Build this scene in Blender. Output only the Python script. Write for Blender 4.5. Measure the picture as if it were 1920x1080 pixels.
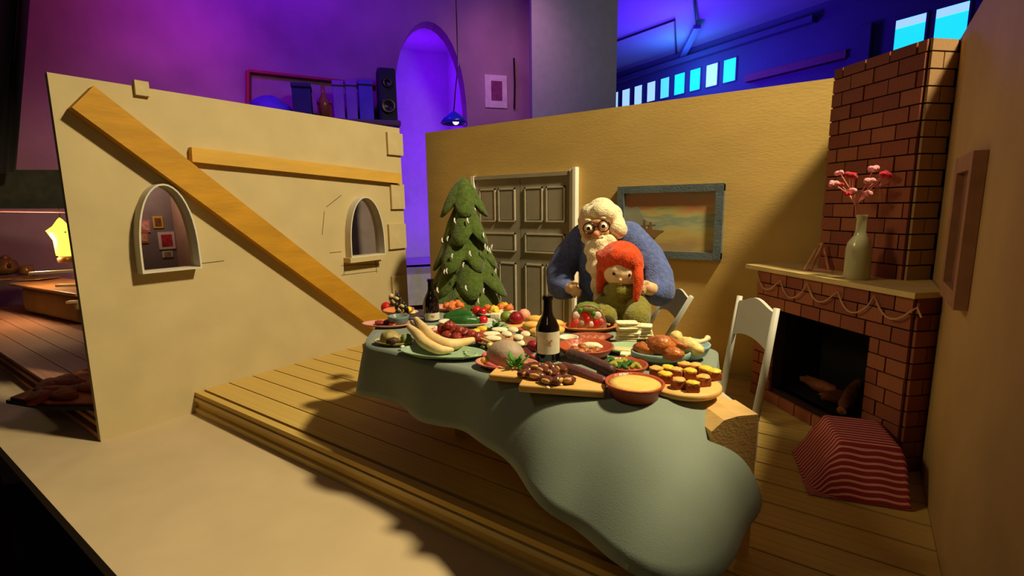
import bpy, bmesh, math, random
from mathutils import Vector, Matrix, noise
R = random.Random(7)
S = bpy.context.scene
for o in list(bpy.data.objects): bpy.data.objects.remove(o, do_unlink=True)
C = S.collection
PI = math.pi
def lin(r, g, b):
    f = lambda v: (v/255/12.92) if v/255 <= .04045 else ((v/255+.055)/1.055)**2.4
    return (f(r), f(g), f(b), 1)

# ------------------------------------------------------------------ camera
FPX, PITCH, ROLL, YAW, CH = 932.5, .16061, -.01422, .61199, 1.7
cy, sy, cp, sp = math.cos(YAW), math.sin(YAW), math.cos(PITCH), math.sin(PITCH)
FW = Vector((-sy*cp, cy*cp, -sp)); r0 = Vector((cy, sy, 0)); u0 = r0.cross(FW)
RT = r0*math.cos(ROLL)+u0*math.sin(ROLL); UP = -r0*math.sin(ROLL)+u0*math.cos(ROLL)
EYE = Vector((0, 0, CH))
cd = bpy.data.cameras.new('camera'); cam = bpy.data.objects.new('camera', cd); C.objects.link(cam)
cd.sensor_width = 36; cd.lens = 36*FPX/1920; cd.clip_end = 200; cd.clip_start = .05
M3 = Matrix((RT, UP, -FW)).transposed()
cam.matrix_world = Matrix.Translation(EYE) @ M3.to_4x4()
S.camera = cam
# plan helpers: where a sight line meets a level surface, an upright plane or a wall
def ray(px, py): return RT*((px-960)/FPX)-UP*((py-540)/FPX)+FW
def atz(px, py, z): d = ray(px, py); return EYE+d*((z-CH)/d.z)
def aty(px, py, y): d = ray(px, py); return EYE+d*(y/d.y)
def atx(px, py, x): d = ray(px, py); return EYE+d*(x/d.x)
def depth(P): return (Vector(P)-EYE).dot(FW)
def mpp(P): return depth(P)/FPX
def room(lat, dep, z): return Vector((-sy*dep+cy*lat, cy*dep+sy*lat, z))       # studio coordinates: sideways, away, up

# ------------------------------------------------------------------ world, lamps, exposure
W = bpy.data.worlds.new('studio_air'); S.world = W; W.use_nodes = True
W.node_tree.nodes['Background'].inputs[0].default_value = (1.0, .72, .45, 1)
W.node_tree.nodes['Background'].inputs[1].default_value = .014
def lamp(name, kind, loc, col, power, size=.3, target=None, angle=None, blend=.6):
    l = bpy.data.lights.new(name, kind); l.energy = power; l.color = col
    if kind == 'AREA': l.shape = 'DISK'; l.size = size
    else: l.shadow_soft_size = size
    if angle: l.spot_size = math.radians(angle); l.spot_blend = blend
    o = bpy.data.objects.new(name, l); C.objects.link(o); o.location = loc
    if target is not None: o.rotation_euler = (Vector(target)-Vector(loc)).to_track_quat('-Z', 'Y').to_euler()
    return o
lamp('key_spotlight', 'SPOT', (2.0, 3.95, 7.0), (1, .85, .52), 3500, .34, (-1.7, 3.4, .8), 112, .9)
lamp('soft_fill_light', 'AREA', (.9, -2.6, 5.2), (1, .80, .48), 10, 1.6, (-2.5, 3.0, .4))  # added weak fill from the right front, no actual fixture
lamp('corner_fill_spot', 'SPOT', (-4.2, .6, 4.4), (1, .80, .42), 260, .5, (.2, 4.0, .7), 42, 1)  # added fill to lift the fireplace corner and right wall
lamp('violet_wall_light', 'SPOT', room(-4.6, 7.5, 8.5), (.20, .0, 1), 2000, .5, room(-4.2, 12.5, 5.5), 110, 1)
lamp('magenta_wall_light', 'SPOT', room(-5.2, 8.0, 6.2), (.75, .07, .42), 420, .5, room(-8.4, 11, 4.2), 110, 1)
lamp('rose_wall_light', 'SPOT', room(-.2, 9.5, 7.0), (.75, .3, .5), 420, .4, room(-.2, 13.5, 4.5), 70, 1)
lamp('blue_hall_light', 'POINT', room(6.5, 22, 6.4), (.16, .02, 1), 1500, .8)
lamp('cyan_hall_light', 'POINT', room(8.0, 25, 8.2), (.08, .4, 1), 260, .8)
S.view_settings.view_transform = 'Standard'; S.view_settings.look = 'None'
S.view_settings.gamma = 1; S.view_settings.use_curve_mapping = False
S.view_settings.exposure = 0

# ------------------------------------------------------------------ materials
MATS = {}
def mat(name, col, rough=.7, var=.12, scale=6, bump=0, bscale=60, metal=0, emit=0, spec=.3, sheen=0, stretch=None, col2=None, trans=0, coat=0):
    if name in MATS: return MATS[name]
    m = bpy.data.materials.new(name); m.use_nodes = True; nt = m.node_tree; n = nt.nodes; L = nt.links
    b = n['Principled BSDF']; b.inputs['Roughness'].default_value = rough; b.inputs['Metallic'].default_value = metal
    b.inputs['Specular IOR Level'].default_value = spec; b.inputs['Sheen Weight'].default_value = sheen
    b.inputs['Transmission Weight'].default_value = trans; b.inputs['Coat Weight'].default_value = coat
    tc = n.new('ShaderNodeTexCoord'); mp = n.new('ShaderNodeMapping'); L.new(tc.outputs['Object'], mp.inputs[0])
    if stretch: mp.inputs['Scale'].default_value = stretch
    nz = n.new('ShaderNodeTexNoise'); nz.inputs['Scale'].default_value = scale; nz.inputs['Detail'].default_value = 5
    L.new(mp.outputs[0], nz.inputs['Vector'])
    rp = n.new('ShaderNodeValToRGB'); rp.color_ramp.elements[0].position = .3; rp.color_ramp.elements[1].position = .7
    c = lin(*col)
    a = tuple(v*(1-var) for v in c[:3])+(1,); d = lin(*col2) if col2 else tuple(min(1, v*(1+var)) for v in c[:3])+(1,)
    rp.color_ramp.elements[0].color = a; rp.color_ramp.elements[1].color = d
    L.new(nz.outputs[0], rp.inputs[0]); L.new(rp.outputs[0], b.inputs['Base Color'])
    if bump:
        bn = n.new('ShaderNodeTexNoise'); bn.inputs['Scale'].default_value = bscale; bn.inputs['Detail'].default_value = 3
        L.new(mp.outputs[0], bn.inputs['Vector'])
        bu = n.new('ShaderNodeBump'); bu.inputs['Strength'].default_value = bump; bu.inputs['Distance'].default_value = .02
        L.new(bn.outputs[0], bu.inputs['Height']); L.new(bu.outputs[0], b.inputs['Normal'])
    if emit:
        b.inputs['Emission Color'].default_value = c; b.inputs['Emission Strength'].default_value = emit
    MATS[name] = m; return m
def felt(name, col, var=.2, bscale=90): return mat(name, col, .95, var, 25, .7, bscale, spec=.05, sheen=.25)
def clay(name, col, rough=.45, var=.15, scale=12, bump=.25, col2=None): return mat(name, col, rough, var, scale, bump, 40, spec=.4, col2=col2)
card = mat('cream_cardboard', (192, 172, 126), .85, .06, 3, .05, 120)
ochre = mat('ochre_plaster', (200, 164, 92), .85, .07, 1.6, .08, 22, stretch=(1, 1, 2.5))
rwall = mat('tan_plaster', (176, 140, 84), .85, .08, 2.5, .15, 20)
beamw = mat('yellow_wood', (186, 134, 30), .65, .14, 9, .15, 40, stretch=(1, .25, 1))
paleb = mat('pale_yellow_wood', (206, 160, 66), .65, .10, 9, .12, 40, stretch=(1, .2, 1))
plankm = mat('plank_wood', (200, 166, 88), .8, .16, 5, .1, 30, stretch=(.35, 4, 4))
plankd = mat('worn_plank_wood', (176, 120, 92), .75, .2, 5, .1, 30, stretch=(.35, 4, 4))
gapm = mat('dark_gap_wood', (58, 34, 18), .8)
brickm = [mat('brick_red_%s' % k, c, .8, .2, 14, .4, 60) for k, c in zip(('a', 'b', 'c'), ((150, 84, 58), (138, 74, 52), (160, 94, 62)))]
mortar = mat('dark_mortar', (44, 24, 18), .95)
firebox_black = mat('firebox_black', (14, 11, 9), .95)  # flat near-black for the firebox walls
shelfw = mat('mantel_wood', (206, 180, 116), .6, .1, 8, .1, 30)
doorm = mat('grey_paint', (158, 146, 124), .6, .06, 6, .06, 40)
doorw = mat('white_trim_paint', (236, 230, 214), .55, .04)
frameb = mat('slate_blue_paint', (92, 102, 104), .6, .2, 9, .2, 50)
clothm = mat('sage_cloth', (124, 134, 118), .9, .04, 5, .1, 160, sheen=.15)
woodt = mat('table_wood', (204, 164, 100), .6, .08, 6, .1, 30, stretch=(.3, 3, 3))
boardw = mat('cutting_board_wood', (214, 168, 94), .55, .12, 8, .08, 30, stretch=(.4, 3, 3))
chairw = mat('white_chair_paint', (190, 186, 172), .5, .04)
blackg = mat('dark_bottle_glass', (16, 10, 10), .08, .1, spec=.7, coat=.5)
labelm = mat('paper_label', (222, 210, 178), .8, .08, 30)
terra = clay('terracotta', (168, 74, 40), .35, .12)
pinkc = clay('pink_ceramic', (214, 150, 132), .35, .08)
greenc = clay('pale_green_ceramic', (150, 176, 140), .35, .08)
tealc = clay('teal_ceramic', (132, 162, 150), .3, .06)
bluec = clay('light_blue_ceramic', (150, 182, 186), .3, .06)
whitec = clay('white_ceramic', (226, 218, 196), .3, .05)
orangec = clay('orange_ceramic', (206, 122, 66), .35, .1)
skinm = clay('puppet_skin', (232, 196, 150), .6, .06, 10, .1)
print('materials ok')

# ------------------------------------------------------------------ shape helpers -> (verts, faces)
def box(x0, x1, y0, y1, z0, z1):
    v = [(x, y, z) for z in (z0, z1) for x, y in ((x0, y0), (x1, y0), (x1, y1), (x0, y1))]
    return v, [(3, 2, 1, 0), (4, 5, 6, 7), (0, 1, 5, 4), (1, 2, 6, 5), (2, 3, 7, 6), (3, 0, 4, 7)]
def merge(*ms):
    V, F = [], []
    for v, f in ms:
        k = len(V); V += list(v); F += [tuple(i+k for i in q) for q in f]
    return V, F
def xf(m, M): return [tuple(M @ Vector(p)) for p in m[0]], m[1]
def mv(m, x=0, y=0, z=0, rz=0, rx=0, ry=0, s=1):
    return xf(m, Matrix.Translation((x, y, z)) @ Matrix.Rotation(rz, 4, 'Z') @ Matrix.Rotation(ry, 4, 'Y') @ Matrix.Rotation(rx, 4, 'X') @ Matrix.Scale(s, 4))
def sc(m, a, b, c): return [(x*a, y*b, z*c) for x, y, z in m[0]], m[1]
def rbox(a, b, c, bev=.01, seg=2):
    bm = bmesh.new(); bmesh.ops.create_cube(bm, size=1); bmesh.ops.scale(bm, vec=(a, b, c), verts=bm.verts)
    bmesh.ops.bevel(bm, geom=bm.edges[:]+bm.verts[:], offset=min(bev, .49*min(a, b, c)), segments=seg, profile=.6, affect='EDGES')
    bm.verts.index_update(); r = [tuple(v.co) for v in bm.verts], [tuple(v.index for v in f.verts) for f in bm.faces]; bm.free(); return r
def lathe(pr, n=24, ax=None):
    V, F = [], []
    for r, z in pr:
        for k in range(n): t = 2*PI*k/n; V.append((r*math.cos(t), r*math.sin(t), z))
    for i in range(len(pr)-1):
        for k in range(n): F.append((i*n+k, i*n+(k+1) % n, (i+1)*n+(k+1) % n, (i+1)*n+k))
    if pr[0][0] > 1e-6: F.append(tuple(reversed(range(n))))
    if pr[-1][0] > 1e-6: F.append(tuple((len(pr)-1)*n+k for k in range(n)))
    return V, F
def ell(a, b, c, seg=16, rings=10, nz=0, ns=3, seed=0, flat=None):
    V, F = [], []
    off = Vector((seed*7.3, seed*3.1, seed*1.7))
    for i in range(rings+1):
        ph = PI*i/rings
        for k in range(seg):
            t = 2*PI*k/seg; d = Vector((math.sin(ph)*math.cos(t), math.sin(ph)*math.sin(t), -math.cos(ph)))
            q = 1+nz*noise.noise(d*ns+off)
            p = [a*d.x*q, b*d.y*q, c*d.z*q]
            if flat is not None and p[2] < -c*flat: p[2] = -c*flat
            V.append(tuple(p))
    for i in range(rings):
        for k in range(seg): F.append((i*seg+k, i*seg+(k+1) % seg, (i+1)*seg+(k+1) % seg, (i+1)*seg+k))
    return V, F
def tube(pts, rad, n=8, caps=True, closed=False):
    P = [Vector(p) for p in pts]; m = len(P); V, F = [], []
    rr = rad if isinstance(rad, (list, tuple)) else [rad]*m
    up = Vector((0, 0, 1)); prev = None
    for i in range(m):
        t = (P[(i+1) % m]-P[i-1]) if closed else (P[min(i+1, m-1)]-P[max(i-1, 0)])
        t.normalize()
        s = prev if prev else (up if abs(t.dot(up)) < .95 else Vector((1, 0, 0)))
        a = (s-t*s.dot(t)).normalized(); b = t.cross(a); prev = a
        for k in range(n):
            w = 2*PI*k/n; V.append(tuple(P[i]+(a*math.cos(w)+b*math.sin(w))*rr[i]))
    for i in range(m if closed else m-1):
        j = (i+1) % m
        for k in range(n): F.append((i*n+k, i*n+(k+1) % n, j*n+(k+1) % n, j*n+k))
    if caps and not closed: F += [tuple(reversed(range(n))), tuple((m-1)*n+k for k in range(n))]
    return V, F
def bar(a, b, w, h, up=(0, 0, 1)):
    a, b = Vector(a), Vector(b); t = (b-a).normalized(); u = Vector(up); s = t.cross(u)
    if s.length < 1e-4: s = t.cross(Vector((0, 1, 0)))
    s.normalize(); u = s.cross(t)
    V = [tuple(p+s*(i*w/2)+u*(j*h/2)) for p in (a, b) for i, j in ((-1, -1), (1, -1), (1, 1), (-1, 1))]
    return V, [(0, 1, 2, 3), (7, 6, 5, 4), (0, 4, 5, 1), (1, 5, 6, 2), (2, 6, 7, 3), (3, 7, 4, 0)]
def prism(poly, z0, z1):
    n = len(poly); V = [(x, y, z0) for x, y in poly]+[(x, y, z1) for x, y in poly]
    return V, [tuple(reversed(range(n))), tuple(range(n, 2*n))]+[(i, (i+1) % n, n+(i+1) % n, n+i) for i in range(n)]
def holed(outer, holes, th):
    """flat panel in local XY with cut-outs, thickness th along Z"""
    cu = bpy.data.curves.new('panel_outline', 'CURVE'); cu.dimensions = '2D'; cu.fill_mode = 'BOTH'; cu.extrude = th/2
    for lp in [outer]+holes:
        s = cu.splines.new('POLY'); s.points.add(len(lp)-1); s.use_cyclic_u = True
        for p, q in zip(s.points, lp): p.co = (q[0], q[1], 0, 1)
    t = bpy.data.objects.new('panel_outline', cu); C.objects.link(t)
    me = bpy.data.meshes.new_from_object(t.evaluated_get(bpy.context.evaluated_depsgraph_get()))
    r = [tuple(v.co) for v in me.vertices], [tuple(p.vertices) for p in me.polygons]
    bpy.data.objects.remove(t, do_unlink=True); bpy.data.curves.remove(cu); bpy.data.meshes.remove(me); return r
def arch(w, h, n=14, x=0, y=0, pw=.75, sf=.48):
    r = w/2; sh = h*sf
    p = [(x-r, y), (x+r, y)]
    for k in range(n+1):
        t = PI*k/n; p.append((x+r*math.cos(t), y+sh+(h-sh)*math.sin(t)**pw))
    return p

# ------------------------------------------------------------------ object helpers
def obj(name, vf, m, parent=None, smooth=False, loc=(0, 0, 0), rot=(0, 0, 0), mesh=None, sub=0):
    if mesh is None:
        mesh = bpy.data.meshes.new(name); mesh.from_pydata([tuple(v) for v in vf[0]], [], vf[1]); mesh.update()
        bm = bmesh.new(); bm.from_mesh(mesh); bmesh.ops.recalc_face_normals(bm, faces=bm.faces); bm.to_mesh(mesh); bm.free()
        mesh.materials.append(m)
        if smooth:
            for p in mesh.polygons: p.use_smooth = True
    o = bpy.data.objects.new(name, mesh); C.objects.link(o); o.location = loc; o.rotation_euler = rot; o.parent = parent
    if sub: s = o.modifiers.new('sub', 'SUBSURF'); s.levels = s.render_levels = sub
    if smooth == 'auto':
        o.data.set_sharp_from_angle(angle=math.radians(40))
    return o
def tag(o, label, cat, group=None):
    o['label'] = label; o['category'] = cat
    if group: o['group'] = group
    return o
def thing(name, label, cat, loc=(0, 0, 0), rz=0, group=None):
    o = bpy.data.objects.new(name, None); C.objects.link(o); o.location = loc; o.rotation_euler = (0, 0, rz); o.empty_display_size = .1
    return tag(o, label, cat, group)
def struct(name, vf, m, label=None, parent=None, **k):
    o = obj(name, vf, m, parent, **k); o['kind'] = 'structure'
    if label: o['label'] = label
    return o
UNIT = {}
def unit(m):
    if m.name not in UNIT:
        me = bpy.data.meshes.new('unit_block'); v, f = box(-.5, .5, -.5, .5, -.5, .5); me.from_pydata(v, [], f); me.materials.append(m); UNIT[m.name] = me
    return UNIT[m.name]
def block(name, m, parent, c, size, rz=0):
    o = bpy.data.objects.new(name, unit(m)); C.objects.link(o); o.parent = parent; o.location = c; o.scale = size; o.rotation_euler = (0, 0, rz); return o

XL, YB, ZT, XR, TB = -5.10, 5.24, 2.75, .43, .2
TZ = .76
# ================================================================== the setting: studio shell
studio_floor = struct('floor_studio', box(-30, 30, -6, 45, -4.1, -4.0), mat('dark_studio_floor', (46, 38, 40), .8), 'dark studio floor far below the model sets')
base = struct('floor_board', box(-9.5, 1.6, .72, 5.6, -.30, -.2), mat('cream_board', (198, 174, 134), .75, .05, 3), 'smooth cream baseboard under the model set')
for i, (x, y) in enumerate(((-9.2, 1), (-9.2, 5.2), (-4, 1.1), (-4, 5.2), (1.3, 1.1), (1.3, 5.2))):
    block('trestle_leg', gapm, base, (x, y, -2.15), (.2, .2, 3.7))
# plastered studio wall with arched niche (local X along the wall, local Y up)
AW = Vector((-2.02, 13)); DW = Vector((.9511, .309)).normalized()
def wallpt(px, py):                       # sight line onto the studio wall
    n = Vector((-DW.y, DW.x)); N3 = room(n.x, n.y, 0); P0 = room(AW.x, AW.y, 0); d = ray(px, py)
    return EYE+d*((P0-EYE).dot(N3)/d.dot(N3))
E3 = room(DW.x, DW.y, 0); NB = room(-DW.y, DW.x, 0)   # along the wall, away from the camera
P0 = room(AW.x, AW.y, 0)
def wcoord(px, py): p = wallpt(px, py); return (p-P0).dot(E3), p.z
def wallw(m): return [tuple(P0+E3*x+NB*z+Vector((0, 0, y))) for x, y, z in m[0]], m[1]
plas = mat('rough_plaster', (142, 112, 122), .9, .28, .55, .5, 3.5)
aL, aS = wcoord(752, 500); aR, _ = wcoord(874, 300); _, aT = wcoord(815, 48)
ac, aw = (aL+aR)/2, aR-aL
xr = wcoord(1002, 300)[0]
wf = struct('wall_far', wallw(holed([(-14, -4), (xr, -4), (xr, 12), (-14, 12)], [arch(aw, aT-aS, 18, ac, aS, .85, .6)], .5)), plas, 'rough plastered studio wall washed in purple light')
struct('trim_1', wallw(merge(mv(box(-aw/2-.15, aw/2+.15, aS-.22, aS, -.45, 2.4), x=ac))), mat('niche_sill', (150, 140, 170), .6), 'deep sill of the arched niche')
nich = mat('niche_plaster', (190, 180, 200), .9, .05)
struct('wall_niche', wallw(merge(box(ac-aw/2-.05, ac+aw/2+.05, aS-.1, aT+.1, 2.4, 2.5), box(ac-aw/2-.15, ac-aw/2-.05, aS-.1, aT+.1, .25, 2.5),
    box(ac+aw/2+.05, ac+aw/2+.15, aS-.1, aT+.1, .25, 2.5), box(ac-aw/2-.15, ac+aw/2+.15, aT+.1, aT+.2, .25, 2.5))), nich, 'back of the arched niche glowing violet')
for zq in (1.2, 3.2, 5.2): lamp('niche_light', 'POINT', P0+E3*(ac+.1)+NB*1.3+Vector((0, 0, aS+zq)), (.20, .0, 1), 46, .7)
b0, b1 = wcoord(740, 512), wcoord(860, 560)
struct('trim_2', wallw(box(b0[0], b1[0], b1[1], b0[1], -.5, -.25)), mat('pale_panel', (200, 196, 190), .7), 'pale panel below the arched niche')
struct('wall_inner', wallw(box(xr-.02, xr+.10, -4, 12, -.3, 8)), plas)
# grey column
cz = lambda px, dep: (px-960)/FPX*dep
struct('column', [tuple(room(x, y, z)) for x, y, z in box(cz(1001, 12), cz(1151, 12), 12, 13.6, -4, 12)[0]] and ([tuple(room(x, y, z)) for x, y, z in box(cz(1001, 12), cz(1151, 12), 12, 13.6, -4, 12)[0]], box(0, 1, 0, 1, 0, 1)[1]),
       mat('grey_column_paint', (150, 150, 150), .8, .06), 'smooth grey square column behind the ochre wall')
lamp('column_light', 'POINT', room(1.2, 8.6, 5.2), (1, .97, .9), 70, .4)
# hall with clerestory windows
HW0 = Vector((11.0, 24)); HD = Vector((-.515, .857)).normalized()
HE = room(HD.x, HD.y, 0); HP = room(HW0.x, HW0.y, 0); HN = room(HD.y, -HD.x, 0)   # HN points away from us (behind wall)
def hallpt(px, py): d = ray(px, py); return EYE+d*((HP-EYE).dot(HN)/d.dot(HN))
def hc(px, py): p = hallpt(px, py); return (p-HP).dot(HE), p.z
def hallw(m): return [tuple(HP+HE*x+HN*z+Vector((0, 0, y))) for x, y, z in m[0]], m[1]
zt, zb = hc(1387, 108)[1], hc(1387, 152)[1]
panes = [(1154, 1167), (1174, 1189), (1197, 1212), (1221, 1237), (1246, 1263), (1272, 1292), (1301, 1321), (1331, 1353), (1363, 1387)]
iv = [(hc(b, 130)[0], hc(a, 130)[0]) for a, b in panes]
zt2, zb2 = hc(1690, 40)[1], hc(1690, 130)[1]
iv2 = [(hc(b, 60)[0], hc(a, 60)[0]) for a, b in ((1684, 1742), (1757, 1820))]
rect = lambda x0, x1, z0, z1: [(x0, z0), (x1, z0), (x1, z1), (x0, z1)]
hallm = mat('blue_hall_paint', (62, 60, 110), .7, .1, .4)
struct('wall_hall', hallw(holed(rect(-22, 30, -4, 14), [rect(a, b, zb, zt) for a, b in iv]+[rect(a, b, zb2, zt2) for a, b in iv2], .5)), hallm, 'hall wall with a row of clerestory windows in blue light')
skyp = [mat('cyan_pane', (30, 220, 250), .3, 0, emit=1.05), mat('pale_pane', (170, 222, 240), .3, 0, emit=.9), mat('teal_pane', (90, 215, 225), .3, 0, emit=.95)]
order = [1, 1, 1, 1, 2, 0, 0, 1, 0]
for i, (a, b) in enumerate(iv+iv2):
    z0, z1 = (zb, zt) if i < 9 else (zb2, zt2)
    w = struct('window_%d' % (i+1), hallw(merge(box(a-.05, a+.02, z0, z1, -.29, .1), box(b-.02, b+.05, z0, z1, -.29, .1), box(a, b, z0-.04, z0+.02, -.29, .1), box(a, b, z1-.02, z1+.04, -.29, .1))), hallm)
    obj('pane', hallw(box(a+.02, b-.02, z0+.02, z1-.02, -.27, -.24)), skyp[order[i] if i < 9 else 0], w)
    if i >= 9: obj('upper_pane', hallw(box(a+.03, b-.03, z1-.30, z1-.03, -.285, -.27)), skyp[1], w)
zl = hc(1387, 86)[1]; zk = hc(1387, 62)[1]
struct('trim_3', hallw(box(-3, 22, zl-.12, zl+.12, -.6, -.2)), hallm, 'pale rail above the clerestory windows')
struct('trim_4', hallw(box(hc(1602, 90)[0], hc(1412, 130)[0], zb-.25, zb+.05, -.6, -.2)), mat('mauve_rail', (110, 60, 90), .7), 'mauve ledge on the hall wall')
struct('trim_5', hallw(box(hc(1645, 60)[0], hc(1606, 60)[0], zb2+.3, zt2+.1, -.5, -.2)), hallm, 'boxed pier beside the right hand hall window')
struct('ceiling', hallw(box(-26, 32, zk, zk+.3, -26, -.2)), mat('blue_ceiling_paint', (130, 130, 170), .7, .08, .4), 'hall ceiling glowing blue')
cr = lambda px, py: atz(px, py, zk-.06)
pipem = mat('dark_conduit', (40, 34, 70), .6)
tag(obj('conduit', tube([cr(1120, 90), cr(1265, 37), cr(1268, 100)], .05, 6), pipem), 'thin dark conduit bent across the blue ceiling', 'conduit')
t = thing('tube_light', 'slanting unlit tube light hanging below the blue ceiling', 'light', cr(1285, 80))
q = cr(1285, 80); a, b = cr(1308, 38)-q, cr(1264, 128)-q
obj('housing', bar(a+Vector((0, 0, -.25)), b+Vector((0, 0, -.25)), .28, .16), mat('light_housing', (80, 80, 140), .5), t)
obj('hanger', tube([cr(1300, -10)-q, a*.9+Vector((0, 0, -.2))], .05, 6), pipem, t)

# ================================================================== the setting: model room
TH = .06
def wl(m, off=0): return [(XL-TH/2+z+off, x, y) for x, y, z in m[0]], m[1]
W1 = (1.868, 1.20, .44, .73); W2 = (4.035, 1.14, .50, .70)       # centre y, sill z, width, height
left = struct('wall_left', wl(holed([(1.22, -.2), (4.75, -.2), (4.735, ZT), (1.24, ZT)], [arch(W[2], W[3], 20, W[0], W[1], .82, .12) for W in (W1, W2)], TH)), card, 'cream cardboard model wall with two arched windows')
framem = mat('pale_frame_card', (206, 198, 178), .7, .05)
for i, (Wd, dp) in enumerate(((W1, .13), (W2, .11))):
    p = arch(Wd[2], Wd[3], 20, Wd[0], Wd[1], .82, .12)
    f = struct('window_%d' % (12+i), wl(holed(arch(Wd[2]+.03, Wd[3]+.03, 20, Wd[0], Wd[1]-.015, .82, .12), [p], dp), .03+dp/2), framem, ('arched window frame with pictures seen through it', 'arched window frame with a jutting ledge')[i], smooth='auto')
    if i: obj('ledge', wl(box(Wd[0]-Wd[2]/2-.05, Wd[0]+Wd[2]/2-.02, Wd[1]-.07, Wd[1]-.012, 0, .13), .03), card, f)
# quoins of card on the right edge and a tab on top
for (x0, y0, x1, y1) in ((725, 250, 751, 291), (732, 346, 754, 392), (728, 420, 757, 466), (734, 516, 759, 556), (252, 153, 275, 180)):
    a, b = atx(x0, y1, XL), atx(x1, y0, XL)
    c_ = atx((x0+x1)/2, (y0+y1)/2, XL)
    block('quoin', card, left, (XL+.012, (a.y+b.y)/2, c_.z), (.05, b.y-a.y, abs(atx((x0+x1)/2, y0, XL).z-atx((x0+x1)/2, y1, XL).z)))
pen = mat('pencil', (96, 78, 48), .9)
for pts in (((640, 498), (712, 495)), ((645, 492), (645, 515)), ((704, 488), (706, 512)), ((640, 516), (708, 508)), ((618, 474), (640, 472)), ((376, 494), (420, 489)), ((612, 388), (640, 366)), ((608, 396), (604, 440))):
    a, b = atx(*pts[0], XL), atx(*pts[1], XL); a.x = b.x = XL+.001
    obj('pencil_line', bar(a, b, .003, .006), pen, left)
# strips of wood on the left wall
bA, bB = Vector((XL+.065, 1.40, 2.585)), Vector((XL+.065, 4.33, .10))
bo = tag(obj('diagonal_beam', bar(bA, bB, .24, .13, up=(1, 0, 0)), beamw), 'broad yellow wooden beam leaning diagonally across the cream wall', 'beam')
tag(obj('horizontal_beam', bar((XL+.035, 2.15, 2.215), (XL+.035, 4.66, 2.095), .13, .07, up=(1, 0, 0)), paleb), 'narrow pale yellow wooden strip fixed level across the cream wall', 'beam')
# back wall, door opening stays closed
back = struct('wall_back', box(-5.13, XR, YB, YB+TH, -.2, ZT), ochre, 'ochre plastered model wall behind the table')
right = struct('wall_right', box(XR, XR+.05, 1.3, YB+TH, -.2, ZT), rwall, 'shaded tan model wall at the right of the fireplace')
# platform floor with planks
floor = struct('floor', box(XL, XR, 1.99, YB, -.2, -.035), gapm, 'plank platform floor of the model room')
ys = 2.045; n = 0
while ys < YB-.02:
    y1 = min(ys+.236, YB); block('plank', plankm, floor, ((XL+XR)/2, (ys+y1)/2, -.019), (XR-XL-.004, y1-ys-(.008 if n % 2 else .018), .038)); ys = y1; n += 1
for (y0, y1, z0, z1, m_) in ((1.965, 2.025, -.04, 0, plankm), (1.955, 1.995, -.085, -.05, shelfw), (1.975, 1.995, -.15, -.085, plankm), (1.95, 1.995, -.2, -.15, shelfw)):
    block('edge_moulding', m_, floor, ((XL+XR)/2, (y0+y1)/2, (z0+z1)/2), (XR-XL, y1-y0, z1-z0))
# the neighbouring set beyond the cream wall
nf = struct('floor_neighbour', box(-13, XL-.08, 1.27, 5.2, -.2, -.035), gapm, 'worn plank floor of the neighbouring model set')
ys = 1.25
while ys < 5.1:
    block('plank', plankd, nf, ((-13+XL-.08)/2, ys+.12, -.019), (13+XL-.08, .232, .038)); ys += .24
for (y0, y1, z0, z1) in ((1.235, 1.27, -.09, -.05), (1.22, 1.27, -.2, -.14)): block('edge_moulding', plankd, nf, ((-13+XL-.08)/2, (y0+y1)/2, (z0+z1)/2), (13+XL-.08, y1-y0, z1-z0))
greyp = mat('grey_brown_panel', (128, 112, 104), .85, .1); pinkp = mat('pinkish_panel', (196, 150, 122), .85, .08)
nw = struct('wall_neighbour', merge(box(-6.35, -6.3, 1.62, 2.42, 0, 2.3)), greyp, 'grey brown panel seen through the left arched window')
struct('wall_neighbour_side', merge(box(-6.3, -5.4, 2.42, 2.47, 0, 2.3)), pinkp, 'pinkish panel seen through the left arched window')
struct('wall_neighbour_back', merge(box(-6.25, -6.2, 4.1, 5.55, 0, 2.4)), greyp, 'grey brown panel seen through the right arched window')
for i, (x0, y0, x1, y1, c_, lb) in enumerate(((288, 405, 304, 428, (206, 160, 60), 'small yellow framed picture seen through the left window'), (264, 412, 280, 436, (190, 120, 110), 'small pink print at the left in the left window'),
        (262, 436, 277, 456, (190, 110, 60), 'small orange print low in the left window'), (299, 434, 326, 468, (214, 190, 176), 'largest white framed picture in the left window'), (305, 470, 323, 483, (206, 196, 160), 'small cream card under the largest picture in the left window'))):
    a, b = atx(x0, y1, -6.29), atx(x1, y0, -6.29)
    t = thing('wall_picture', lb, 'picture', (-6.298, (a.y+b.y)/2, (a.z+b.z)/2), 0, 'pictures inside the left window')
    w, h = abs(b.y-a.y), abs(b.z-a.z)
    obj('frame', merge(box(-.0, .012, -w/2, w/2, -h/2, h/2)), mat('pic_frame_%d' % i, c_, .7), t)
    obj('print', box(.012, .016, -w*.32, w*.32, -h*.34, h*.34), mat('pic_print_%d' % i, ((120, 70, 30), (220, 150, 130), (214, 150, 110), (176, 40, 50), (150, 130, 90))[i], .7, .4, 20), t)
lamp('neighbour_lamp_light', 'POINT', (-5.9, 2.1, 2.0), (1, .75, .6), 6, .1)
print('setting ok')
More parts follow.
